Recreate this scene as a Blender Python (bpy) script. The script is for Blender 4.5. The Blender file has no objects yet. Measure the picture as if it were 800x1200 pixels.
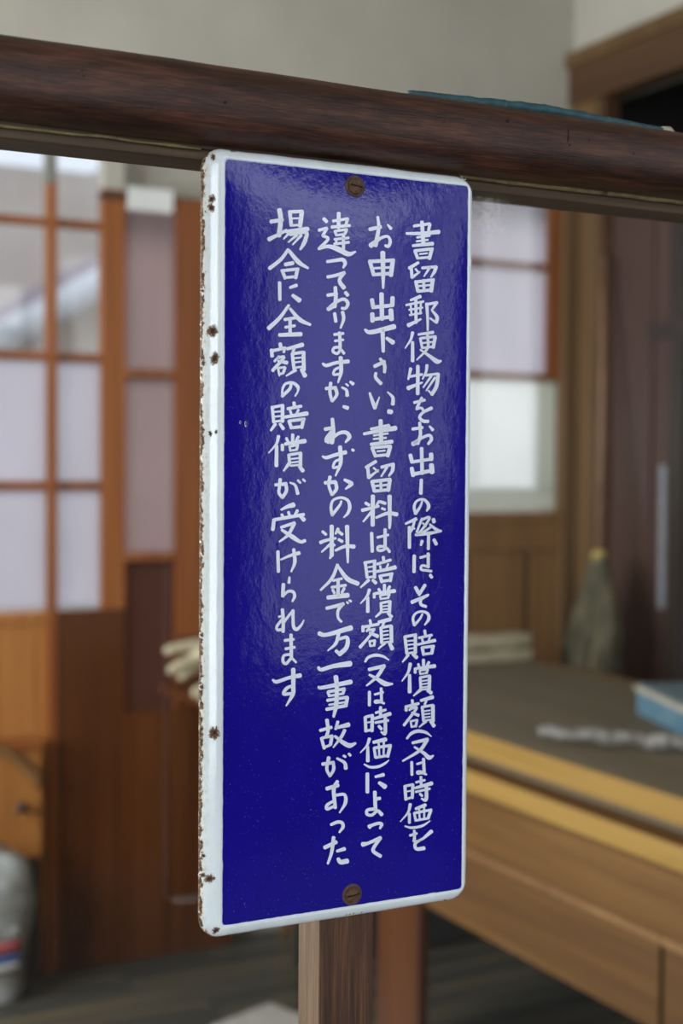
import bpy, bmesh, math, random
from mathutils import Vector, Matrix, noise
R = random.Random(7)
C = bpy.context.scene.collection
SC = bpy.context.scene

# ---------------------------------------------------------------- camera
F = 1667.0                                  # focal length in pixels of the 800x1200 frame (50 mm on 36 mm)
YAW, PITCH, ROLL, CZ = 0.4792204, -0.03372734, 0.00664649, 1.35
fw = Vector((math.sin(YAW)*math.cos(PITCH), math.cos(YAW)*math.cos(PITCH), math.sin(PITCH)))
rt0 = Vector((math.cos(YAW), -math.sin(YAW), 0)); up0 = rt0.cross(fw)
rt = rt0*math.cos(ROLL) + up0*math.sin(ROLL); up = up0*math.cos(ROLL) - rt0*math.sin(ROLL)
cam = bpy.data.cameras.new('camera'); cam_o = bpy.data.objects.new('camera', cam); C.objects.link(cam_o)
cam.sensor_fit = 'VERTICAL'; cam.sensor_height = 36.0; cam.lens = 36.0*F/1200.0
cam.clip_start = 0.02; cam.clip_end = 300
cam_o.matrix_world = Matrix(((rt.x, up.x, -fw.x, 0), (rt.y, up.y, -fw.y, 0), (rt.z, up.z, -fw.z, CZ), (0, 0, 0, 1)))
cam.dof.use_dof = True; cam.dof.focus_distance = 0.845; cam.dof.aperture_fstop = 5.6
SC.camera = cam_o

# ---------------------------------------------------------------- colour management, world, lights
SC.view_settings.view_transform = 'Standard'; SC.view_settings.look = 'None'
SC.view_settings.gamma = 1; SC.view_settings.use_curve_mapping = False
SC.view_settings.exposure = EXPOSURE = 0.05
SC.cycles.use_denoising = True
SC.cycles.max_bounces = 10; SC.cycles.transparent_max_bounces = 16
w = bpy.data.worlds.new('sky'); SC.world = w; w.use_nodes = True
nt = w.node_tree; nt.nodes.clear()
wo = nt.nodes.new('ShaderNodeOutputWorld'); bg = nt.nodes.new('ShaderNodeBackground')
tc = nt.nodes.new('ShaderNodeTexCoord'); sx = nt.nodes.new('ShaderNodeSeparateXYZ')
cr = nt.nodes.new('ShaderNodeValToRGB'); nz = nt.nodes.new('ShaderNodeTexNoise'); mx = nt.nodes.new('ShaderNodeMixRGB')
cr.color_ramp.elements[0].position = 0.0; cr.color_ramp.elements[0].color = (0.80, 0.84, 0.88, 1)
cr.color_ramp.elements[1].position = 0.45; cr.color_ramp.elements[1].color = (0.50, 0.66, 0.90, 1)
nz.inputs['Scale'].default_value = 3.0; nz.inputs['Detail'].default_value = 5
c2 = nt.nodes.new('ShaderNodeValToRGB'); c2.color_ramp.elements[0].position = .45; c2.color_ramp.elements[1].position = .65
mx.inputs[2].default_value = (0.9, 0.92, 0.95, 1)
nt.links.new(tc.outputs['Generated'], sx.inputs[0]); nt.links.new(sx.outputs['Z'], cr.inputs[0])
nt.links.new(tc.outputs['Generated'], nz.inputs['Vector']); nt.links.new(nz.outputs['Fac'], c2.inputs[0])
nt.links.new(c2.outputs[0], mx.inputs[0]); nt.links.new(cr.outputs[0], mx.inputs[1])
nt.links.new(mx.outputs[0], bg.inputs[0]); nt.links.new(bg.outputs[0], wo.inputs[0])
bg.inputs[1].default_value = 1.25

def area(name, loc, target, sx_, sy_, watts, col=(1, 1, 1)):
    l = bpy.data.lights.new(name, 'AREA'); l.shape = 'RECTANGLE'; l.size = sx_; l.size_y = sy_
    l.energy = watts; l.color = col
    o = bpy.data.objects.new(name, l); C.objects.link(o); o.location = loc
    o.rotation_euler = (Vector(target)-Vector(loc)).to_track_quat('-Z', 'Y').to_euler()
    return o
# lamps added at unseen openings, standing in for daylight: fill and sign reflections
area('daylight_lobby_window', (2.25, -2.94, 1.475), (2.25, 0, 1.475), 0.94, 1.55, 6.2, (0.90, 0.94, 1.0))
area('daylight_lobby_transom', (2.22, -2.94, 2.48), (2.22, 0, 2.48), 0.98, 0.28, 3.0, (0.90, 0.96, 1.0))
area('daylight_lobby_slit', (2.715, -2.46, 1.86), (0, -2.46, 1.86), 0.30, 1.16, 2.4, (0.90, 0.94, 1.0))
area('fill_lobby_door', (-1.0, -2.94, 1.45), (0.0, 0, 1.4), 1.5, 2.2, 92, (0.90, 0.96, 1.0))
area('fill_lobby_side', (2.70, -0.45, 1.9), (0.3, .7, 1.4), 0.9, 1.3, 8, (0.93, 0.97, 1.0))
area('fill_office_side', (-1.62, 2.3, 1.75), (3, 2.5, 1.2), 2.2, 1.5, 140, (0.95, 0.98, 1.0))
sun = bpy.data.lights.new('sun', 'SUN'); sun.energy = 1.6; sun.angle = math.radians(25); sun.color = (1, .96, .90)
sun_o = bpy.data.objects.new('sun', sun); C.objects.link(sun_o); sun_o.rotation_euler = Vector((-.15, -1, -.85)).to_track_quat('-Z', 'Y').to_euler()

# ---------------------------------------------------------------- helpers
def ray(px, py):
    return rt*((px-400)/F) + up*((600-py)/F) + fw
def onY(px, py, Y): d = ray(px, py); return d*(Y/d.y) + Vector((0, 0, CZ))
def onX(px, py, X): d = ray(px, py); return d*(X/d.x) + Vector((0, 0, CZ))
def onZ(px, py, Z): d = ray(px, py); return d*((Z-CZ)/d.z) + Vector((0, 0, CZ))

def box(bm, a, b, bev=0.0):
    x0, x1 = sorted((a[0], b[0])); y0, y1 = sorted((a[1], b[1])); z0, z1 = sorted((a[2], b[2]))
    v = [bm.verts.new(p) for p in ((x0,y0,z0),(x1,y0,z0),(x1,y1,z0),(x0,y1,z0),(x0,y0,z1),(x1,y0,z1),(x1,y1,z1),(x0,y1,z1))]
    fs = [bm.faces.new([v[i] for i in f]) for f in ((0,3,2,1),(4,5,6,7),(0,1,5,4),(1,2,6,5),(2,3,7,6),(3,0,4,7))]
    if bev > 0:
        es = list({e for f in fs for e in f.edges})
        bmesh.ops.bevel(bm, geom=es, offset=bev, segments=2, profile=0.6, affect='EDGES')
    return bm
def BX(a, b, bev=0.0): return box(bmesh.new(), a, b, bev)

def tube(bm, pts, rad, n=10, cap=True):
    """round tube along points; rad = number or list"""
    pts = [Vector(p) for p in pts]
    if not hasattr(rad, '__len__'): rad = [rad]*len(pts)
    rings = []
    prev = None
    for i, p in enumerate(pts):
        t = (pts[min(i+1, len(pts)-1)] - pts[max(i-1, 0)]).normalized()
        if prev is None:
            a = t.orthogonal().normalized()
        else:
            a = (prev - t*prev.dot(t)).normalized()
        prev = a; b = t.cross(a)
        rings.append([bm.verts.new(p + (a*math.cos(k*2*math.pi/n) + b*math.sin(k*2*math.pi/n))*rad[i]) for k in range(n)])
    for i in range(len(rings)-1):
        for k in range(n):
            bm.faces.new((rings[i][k], rings[i][(k+1) % n], rings[i+1][(k+1) % n], rings[i+1][k]))
    if cap:
        bm.faces.new(rings[0][::-1]); bm.faces.new(rings[-1])
    return bm

def obj(name, bm, m, parent=None, smooth=False, kind=None):
    me = bpy.data.meshes.new(name)
    bmesh.ops.recalc_face_normals(bm, faces=bm.faces)
    if parent is not None:
        off = parent.matrix_world_loc if hasattr(parent, 'matrix_world_loc') else worldloc(parent)
        bmesh.ops.translate(bm, verts=bm.verts, vec=-off)
    bm.to_mesh(me); bm.free()
    if smooth:
        for p in me.polygons: p.use_smooth = True
    me.materials.append(m)
    o = bpy.data.objects.new(name, me); C.objects.link(o)
    if parent is not None: o.parent = parent
    if kind: o['kind'] = kind
    return o
def worldloc(o):
    v = Vector((0, 0, 0))
    while o is not None:
        v += o.location; o = o.parent
    return v
def thing(name, label, cat, loc, group=None):
    o = bpy.data.objects.new(name, None); C.objects.link(o); o.empty_display_size = .05
    o.location = loc; o['label'] = label; o['category'] = cat
    if group: o['group'] = group
    return o
def tag(o, label, cat, group=None):
    o['label'] = label; o['category'] = cat
    if group: o['group'] = group
    return o
def struct(name, bm, m, parent=None):
    o = obj(name, bm, m, parent)
    o['kind'] = 'structure'
    return o

# ---------------------------------------------------------------- materials
def mat(name):
    m = bpy.data.materials.new(name); m.use_nodes = True
    n = m.node_tree; b = n.nodes['Principled BSDF']
    return m, n, b
def ramp(n, src, stops):
    r = n.nodes.new('ShaderNodeValToRGB')
    e = r.color_ramp.elements
    e[0].position, e[0].color = stops[0][0], (*stops[0][1], 1)
    e[1].position, e[1].color = stops[-1][0], (*stops[-1][1], 1)
    for p, c in stops[1:-1]:
        k = e.new(p); k.color = (*c, 1)
    n.links.new(src, r.inputs[0]); return r
def nmap(n, scale, detail=4, rough=.55, dist=0.0, coord='Object', loc=(0, 0, 0)):
    t = n.nodes.new('ShaderNodeTexCoord'); mp = n.nodes.new('ShaderNodeMapping')
    mp.inputs['Scale'].default_value = scale; mp.inputs['Location'].default_value = loc
    z = n.nodes.new('ShaderNodeTexNoise'); z.inputs['Scale'].default_value = 1.0
    z.inputs['Detail'].default_value = detail; z.inputs['Roughness'].default_value = rough; z.inputs['Distortion'].default_value = dist
    n.links.new(t.outputs[coord], mp.inputs[0]); n.links.new(mp.outputs[0], z.inputs['Vector'])
    return z
def bump(n, b, src, strength, dist=0.001):
    k = n.nodes.new('ShaderNodeBump'); k.inputs['Strength'].default_value = strength; k.inputs['Distance'].default_value = dist
    n.links.new(src, k.inputs['Height']); n.links.new(k.outputs[0], b.inputs['Normal']); return k
def wood(name, c0, c1, c2, axis='Z', fine=180, long_=6, rough=.5, bumps=.3, coarse=1.0, spec=.5):
    """stretched-noise grain running along axis"""
    m, n, b = mat(name)
    def sc(f, l): return tuple(l if a == axis else f for a in 'XYZ')
    g = nmap(n, sc(fine, long_), 6, .6)
    h = nmap(n, sc(fine*.12*coarse, long_*.25), 4, .5, .6, loc=(3, 1, 7))
    mixf = n.nodes.new('ShaderNodeMath'); mixf.operation = 'MULTIPLY_ADD'
    n.links.new(g.outputs['Fac'], mixf.inputs[0]); mixf.inputs[1].default_value = .5
    s = n.nodes.new('ShaderNodeMath'); s.operation = 'MULTIPLY'; n.links.new(h.outputs['Fac'], s.inputs[0]); s.inputs[1].default_value = .5
    n.links.new(s.outputs[0], mixf.inputs[2])
    r = ramp(n, mixf.outputs[0], ((.36, c0), (.5, c1), (.64, c2)))
    n.links.new(r.outputs[0], b.inputs['Base Color'])
    b.inputs['Roughness'].default_value = rough; b.inputs['Specular IOR Level'].default_value = spec
    if bumps: bump(n, b, g.outputs['Fac'], bumps, .0006)
    return m
def plain(name, c, rough=.6, c2=None, scale=20, metal=0.0, bumps=0.0):
    m, n, b = mat(name)
    z = nmap(n, (scale,)*3, 5)
    c2 = c2 or tuple(x*.8 for x in c)
    r = ramp(n, z.outputs['Fac'], ((.35, c2), (.65, c)))
    n.links.new(r.outputs[0], b.inputs['Base Color']); b.inputs['Roughness'].default_value = rough
    b.inputs['Metallic'].default_value = metal
    if bumps: bump(n, b, z.outputs['Fac'], bumps, .002)
    return m
def glass(name, dusty=True, tint=(1, 1, 1), frost=0.0):
    m = bpy.data.materials.new(name); m.use_nodes = True; n = m.node_tree; n.nodes.clear()
    out = n.nodes.new('ShaderNodeOutputMaterial'); tr = n.nodes.new('ShaderNodeBsdfTransparent'); gl = n.nodes.new('ShaderNodeBsdfGlossy')
    tr.inputs[0].default_value = (*tint, 1); gl.inputs['Roughness'].default_value = 0.0
    fr = n.nodes.new('ShaderNodeFresnel'); 
    ge = n.nodes.new('ShaderNodeNewGeometry'); io = n.nodes.new('ShaderNodeMath'); io.operation = 'MULTIPLY_ADD'     # pane in, pane out: same reflectance
    n.links.new(ge.outputs['Backfacing'], io.inputs[0]); io.inputs[1].default_value = 1/1.45-1.45; io.inputs[2].default_value = 1.45
    n.links.new(io.outputs[0], fr.inputs[0])
    mix = n.nodes.new('ShaderNodeMixShader')
    n.links.new(fr.outputs[0], mix.inputs[0]); n.links.new(tr.outputs[0], mix.inputs[1]); n.links.new(gl.outputs[0], mix.inputs[2])
    last = mix
    if dusty:
        df = n.nodes.new('ShaderNodeBsdfDiffuse'); df.inputs[0].default_value = (.75, .72, .68, 1)
        a = nmap(n, (850,)*3, 3, .6); b_ = nmap(n, (9, 9, 5), 4, .6)
        ra = ramp(n, a.outputs['Fac'], ((.67, (0, 0, 0)), (.76, (1, 1, 1))))
        rb = ramp(n, b_.outputs['Fac'], ((.45, (.15,)*3), (.7, (1, 1, 1))))
        mu = n.nodes.new('ShaderNodeMath'); mu.operation = 'MULTIPLY'
        n.links.new(ra.outputs[0], mu.inputs[0]); n.links.new(rb.outputs[0], mu.inputs[1])
        ad = n.nodes.new('ShaderNodeMath'); ad.operation = 'MULTIPLY_ADD'; ad.inputs[1].default_value = .5; ad.inputs[2].default_value = 0.0
        n.links.new(mu.outputs[0], ad.inputs[0])
        tcs = n.nodes.new('ShaderNodeTexCoord'); vd = n.nodes.new('ShaderNodeVectorMath'); vd.operation = 'DISTANCE'
        n.links.new(tcs.outputs['Object'], vd.inputs[0]); vd.inputs[1].default_value = SMEAR
        fa_ = n.nodes.new('ShaderNodeMapRange'); fa_.inputs[1].default_value = .021; fa_.inputs[2].default_value = .004
        n.links.new(vd.outputs['Value'], fa_.inputs[0])
        sn = ramp(n, nmap(n, (160,)*3, 5, .7).outputs['Fac'], ((.42, (0, 0, 0)), (.62, (.30, .30, .30))))
        sm = n.nodes.new('ShaderNodeMath'); sm.operation = 'MULTIPLY_ADD'
        n.links.new(fa_.outputs[0], sm.inputs[0]); n.links.new(sn.outputs[0], sm.inputs[1]); n.links.new(ad.outputs[0], sm.inputs[2])
        ad = sm
        m2 = n.nodes.new('ShaderNodeMixShader')
        n.links.new(ad.outputs[0], m2.inputs[0]); n.links.new(mix.outputs[0], m2.inputs[1]); n.links.new(df.outputs[0], m2.inputs[2])
        last = m2
    n.links.new(last.outputs[0], out.inputs[0]); return m
def frosted(name, col, through=.85):
    m = bpy.data.materials.new(name); m.use_nodes = True; n = m.node_tree; n.nodes.clear()
    out = n.nodes.new('ShaderNodeOutputMaterial'); tr = n.nodes.new('ShaderNodeBsdfTranslucent'); df = n.nodes.new('ShaderNodeBsdfDiffuse')
    z = nmap(n, (5, 5, 2.5), 2)
    r = ramp(n, z.outputs['Fac'], ((.3, tuple(x*.93 for x in col)), (.7, col)))
    n.links.new(r.outputs[0], tr.inputs[0]); n.links.new(r.outputs[0], df.inputs[0])
    mix = n.nodes.new('ShaderNodeMixShader'); mix.inputs[0].default_value = through
    n.links.new(df.outputs[0], mix.inputs[1]); n.links.new(tr.outputs[0], mix.inputs[2])
    n.links.new(mix.outputs[0], out.inputs[0]); return m

W_RAIL = wood('rail_wood', (.010, .0035, .002), (.042, .0135, .0065), (.105, .036, .021), 'X', 1300, 70, .40, .8, .9)
W_TRIM = wood('trim_wood', (.03, .017, .009), (.06, .035, .018), (.10, .06, .03), 'X', 240, 8, .6, .3)
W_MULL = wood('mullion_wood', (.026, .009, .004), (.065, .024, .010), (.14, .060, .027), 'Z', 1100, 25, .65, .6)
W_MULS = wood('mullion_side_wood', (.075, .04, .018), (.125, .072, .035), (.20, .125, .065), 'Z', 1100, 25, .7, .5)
W_ORANGE = wood('orange_door_wood', (.15, .042, .008), (.24, .072, .014), (.33, .11, .024), 'Z', 60, 1.5, .45, .1)
W_DARKDOOR = wood('red_brown_door_wood', (.065, .019, .0045), (.105, .031, .007), (.145, .048, .011), 'Z', 50, 1.2, .35, .08)
W_HONEY = wood('honey_wood', (.28, .105, .022), (.38, .15, .034), (.46, .20, .052), 'Z', 50, 1.5, .5, .1)
W_OLIVE = wood('olive_brown_wood', (.075, .040, .013), (.115, .062, .021), (.16, .088, .032), 'Z', 60, 1.5, .55, .1)
W_PANEL = wood('panel_wood', (.15, .075, .024), (.21, .105, .036), (.27, .145, .05), 'Z', 50, 1.4, .55, .1)
W_DESK = wood('desk_wood', (.085, .038, .009), (.13, .060, .014), (.19, .092, .025), 'Y', 60, 1.5, .5, .1)
W_EDGE = wood('desk_edge_wood', (.27, .155, .034), (.34, .20, .046), (.40, .25, .066), 'Y', 90, 2, .5, .05)
W_TOP = wood('desk_top_board', (.095, .075, .043), (.125, .10, .06), (.16, .13, .078), 'Y', 60, 1.2, .6, .05)
W_FRAME = wood('dark_frame_wood', (.05, .022, .008), (.08, .035, .012), (.11, .05, .018), 'Y', 60, 2, .55, .1)
W_DARK = wood('very_dark_wood', (.02, .015, .012), (.032, .024, .019), (.05, .037, .03), 'Z', 60, 1.5, .4, .1)
W_FLOOR = wood('floor_plank_wood', (.022, .026, .023), (.055, .057, .046), (.15, .115, .065), 'X', 40, 1.5, .5, .2)
PLASTER = plain('beige_plaster', (.44, .42, .36), .9, (.37, .355, .30), 2.2)
PLASTER_D = wood('lobby_dark_boarding', (.03, .018, .01), (.045, .027, .015), (.06, .038, .022), 'Z', 40, 1, .6, .1)
CEIL = plain('ceiling_board', (.35, .30, .24), .9, None, 3)
CONC = plain('ground_gravel', (.32, .30, .27), .95, (.22, .21, .19), 30)
SMEAR = onY(572, 246, .782) - Vector((.5, .782, .885)); GLASS = glass('counter_glass'); CLEAR = glass('window_glass', False)
FROST = frosted('lilac_frosted_glass', (.78, .76, .80)); FROST_W = frosted('white_frosted_glass', (.97, .99, .96)); FROST_G = frosted('grey_green_frosted_glass', (.72, .73, .66))
FROST_M = frosted('mauve_frosted_glass', (.60, .50, .49)); FROST_D = frosted('dim_mauve_frosted_glass', (.25, .14, .11))
GREYREFLECT = plain('grey_reflection_tone', (.20, .20, .17), .6)
# ---------------------------------------------------------------- the lettering: hand-lettered strokes
# width(s)|x,y points, all in the tile's own units (0.15 photo px); a tile is (origin x, origin y) on the photo
TILES = {'A0': (300, 235), 'A1': (300, 395), 'A2': (300, 555), 'A3': (300, 715), 'A4': (300, 850),
         'B0': (415, 245), 'B1': (415, 405), 'B2': (415, 565), 'B3': (415, 725), 'B4': (415, 850)}
COL = {}
COL[4] = [('A0', """30|115,165 205,150;36|182,72 192,150 178,275;34-22|100,303 150,278 238,232;
28|262,85 275,195;26|262,88 362,85;34|357,88 342,200;14|285,140 345,137;18|275,195 345,190;26-34|235,242 403,222;26-12|270,240 215,300;
26,28,32,32,18|265,265 388,248 386,300 370,340 345,382;24-12|318,270 252,325;24-12|352,272 285,345;
24-30|250,382 195,458 105,530;26,36,18|255,390 330,480 405,528;30|228,500 288,488;26|202,545 228,608;24|202,548 330,535;28|322,540 308,605;22|228,602 312,594;
26|183,640 185,775;22-28|265,680 315,662;26-38|285,740 338,780;
22-34|255,818 185,915 98,998;22,34,22|265,845 340,930 422,970;24|222,930 312,915;26|265,925 265,1042;22|228,990 302,978;28-34|182,1050 350,1044"""),
('A1', """28|188,52 195,85;28|120,100 125,150;24|122,108 228,85;20|226,88 215,118;18|178,150 143,190;20-26|165,165 218,158 128,262;20-30|172,188 240,200;
18|170,240 182,300;18|172,242 226,235;22|226,238 212,278;18|182,290 216,280;24-34|242,92 362,60;20|302,82 285,118;26|282,130 296,250;24|282,130 368,118;30|370,118 372,258;
14|300,165 350,160;14|300,198 350,192;16|298,240 355,232;26-12|308,258 235,303;24-36|352,252 382,303;
22-26|272,372 262,405 203,462;20,18,20,24,28,14|205,460 206,408 230,365 285,358 325,388 325,425 305,460;
24|125,545 137,665;22|122,550 210,532;28|206,534 206,660;14|140,585 192,580;14|140,622 192,617;18|135,662 205,652;26-18|150,680 115,730;22-28|186,678 212,716;
26|295,512 300,545;24|246,560 352,540;20|266,575 275,605;20|330,568 318,596;24-34|225,625 398,597;26|256,655 276,712;24|258,656 378,640;28|370,642 355,708;24|276,708 358,700;
28,20,10|175,775 158,835 98,905;26-30|160,850 158,1005;26|285,762 285,812;22|236,790 248,815;22|330,778 315,805;26|205,842 205,882;26-34|228,835 382,812;
18|260,855 268,890;18|262,856 325,842;22|325,842 316,880;16|266,887 320,880;24|255,920 262,990;22|258,920 350,905;28|346,908 346,1005;14|275,952 328,946;14|275,980 328,974;16|268,1005 344,998;
28-14|255,990 215,1045;26-32|338,1010 365,1045""",),
('A2', """24-28|150,88 235,80;28,24,24|188,45 182,100 178,150 205,187;26|233,84 236,135 205,187;14-28|265,70 305,92 325,157;18|325,52 346,72;18|366,45 381,60;
16-40|195,282 245,258 292,244;22|200,320 215,345;22|252,300 264,335;24|322,288 305,322;28|140,360 130,438;26|143,360 372,320;26-32|342,328 374,362;
22-26|195,420 300,385;28,24,14|298,390 250,478 182,532;20,36,26|200,440 285,495 345,532 382,524;26|170,608 174,766;14-30|192,672 262,642 336,620;26,28,14|293,592 302,690 274,766;
18-24|260,810 256,852;28|213,865 208,958;20,22,24,24,16|208,958 250,920 290,925 300,960 283,998"""),
('A3', """26|205,-5 212,80 210,168;18|178,52 208,45;22|205,70 163,125 168,155 200,150;20|213,100 250,50 287,5;26,24,26,28,20,10|287,2 288,70 293,130 315,150 350,120 373,78;
26|272,192 275,370;22|223,237 292,228;22|230,302 300,290;20,22,24,24,22,16|275,345 218,355 210,400 235,418 275,378 312,408;
18,28,26,34|130,545 160,560 250,530 345,510;34,32,32,12|290,462 290,590 285,660 235,747;22,26,26,24|285,590 240,610 215,655 285,650""")]
COL[3] = [('A0', """28|528,142 550,165;24|490,232 552,216;24|552,218 520,275;24|520,275 562,300 495,372;22,28,42,38,14|488,378 560,358 640,380 720,418 776,400;
30|645,98 643,212;22|600,160 715,142;24|715,142 700,192;24|590,207 730,195;22|615,238 626,272;20|616,238 710,226;22|708,228 692,262;18|622,272 695,262;20|612,303 722,292;22|610,340 724,326;
24|682,262 682,385;18|622,300 628,335;24,26,30,30,16|555,477 620,468 675,462 695,490 680,525;26-24|558,597 620,585 690,562;24-34|690,565 655,608 655,640 686,682;
28-32|618,678 622,760 612,830;26|558,740 630,728;34-24|562,848 612,825;24,24,26,28,24|562,845 615,800 680,770 716,800 700,840 670,842;28|698,718 715,740;26|613,882 622,945;28,26,16|675,872 683,925 660,995;
22|610,1047 680,1038;20|615,1097 680,1088;26|650,1032 655,1100 655,1172;22|655,1145 610,1150 600,1180 635,1195 660,1165 686,1195"""),
('A1', """18,28,26,32|520,208 550,222 625,200 720,190;32,30,14|660,160 663,270 640,355;20|655,235 615,255 605,292 652,288;26|545,402 622,395;26,26,22|582,358 576,430 592,500;28,26,20|618,397 630,448 595,502;
16-30|670,393 705,415 711,457;16|702,366 718,380;20-28|735,350 757,366;24-30|682,543 715,554;28-36|595,640 602,740 590,825;28|538,720 602,708;36|598,735 555,790 552,815;22,26,30,34,16|560,825 640,755 700,745 728,780 698,822;
16,28,28,32|518,932 550,942 620,920 700,900;32,30,14|655,858 660,980 620,1083;20|652,955 615,975 602,1020 652,1010;22|750,880 761,886"""),
('A2', """28|538,72 620,65;28,24,24|577,25 567,90 592,166;28,28,22|620,68 627,118 594,166;22,34,30,14|690,48 740,74 736,90 698,120;16-26|665,215 652,248 592,325;
26,22,20,20,24,28,24,12|594,325 584,262 602,208 660,188 714,208 731,260 715,310 684,342;22|518,453 546,476;26-16|640,432 620,470;28-20|502,538 545,522 622,505;32|590,410 590,640;24-14|585,545 512,612;30-16|590,635 576,662;
20|592,540 612,562;24|643,453 672,475;24|645,515 672,530;20,26,32|620,600 695,568 765,570;34-16|710,412 714,600 716,695;
24,26,18|636,712 590,820 504,910;22,36,34|642,728 710,820 795,860;20|600,836 670,820;22|590,888 700,872;26|640,830 640,962;22|598,908 612,935;22|688,895 670,930;32-38|560,968 716,950;
26-28|550,1052 610,1038 682,1018;26,24,20|676,1020 640,1070 640,1125 665,1157;16|708,1003 718,1014;18|728,990 741,998"""),
('A3', """34,30,40|492,182 550,192 742,138;28,26,12|645,180 622,260 560,316;22,28,34|640,228 710,214 706,290 650,345;26|650,342 624,318;22,28,32,44|485,448 510,465 600,438 735,418;
20,28,36|487,600 520,605 740,560;36,32,34,20|622,520 630,600 625,740 605,832;22|560,640 572,672;24|562,638 690,615;24|688,618 678,650;18|570,670 682,652;24|556,705 712,680;28|712,682 700,748;16|570,740 700,718;26|550,775 706,745;
24|500,940 588,915;28-24|553,858 562,940 545,992;24|510,1000 532,1080;22|512,1000 596,982;26|592,985 580,1052;20|532,1072 582,1052;24-20|638,872 620,930;22-36|622,920 722,895;26,26,12|692,938 665,990 603,1072;20,34,38,18|615,985 680,1035 730,1058 776,1040"""),
('A4', """26|518,303 605,290;28,24,22|567,252 552,340 577,397;24,26,20|603,294 605,345 577,397;18,26,30|632,258 690,292 700,336;20|683,238 698,246;20|724,222 736,236;
30|552,495 640,468;26,30,26|635,438 606,500 618,645;22,24,28,12|625,545 690,542 697,605 652,682;20,26,22|606,590 556,622 553,655 608,632;22,26,26,26,16|585,776 635,756 670,762 678,795 650,835;
30|535,955 625,912;28,26,18|605,875 590,990 560,1080;22-30|632,983 690,965;26,36,38|640,1042 660,1068 712,1060""")]
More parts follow.
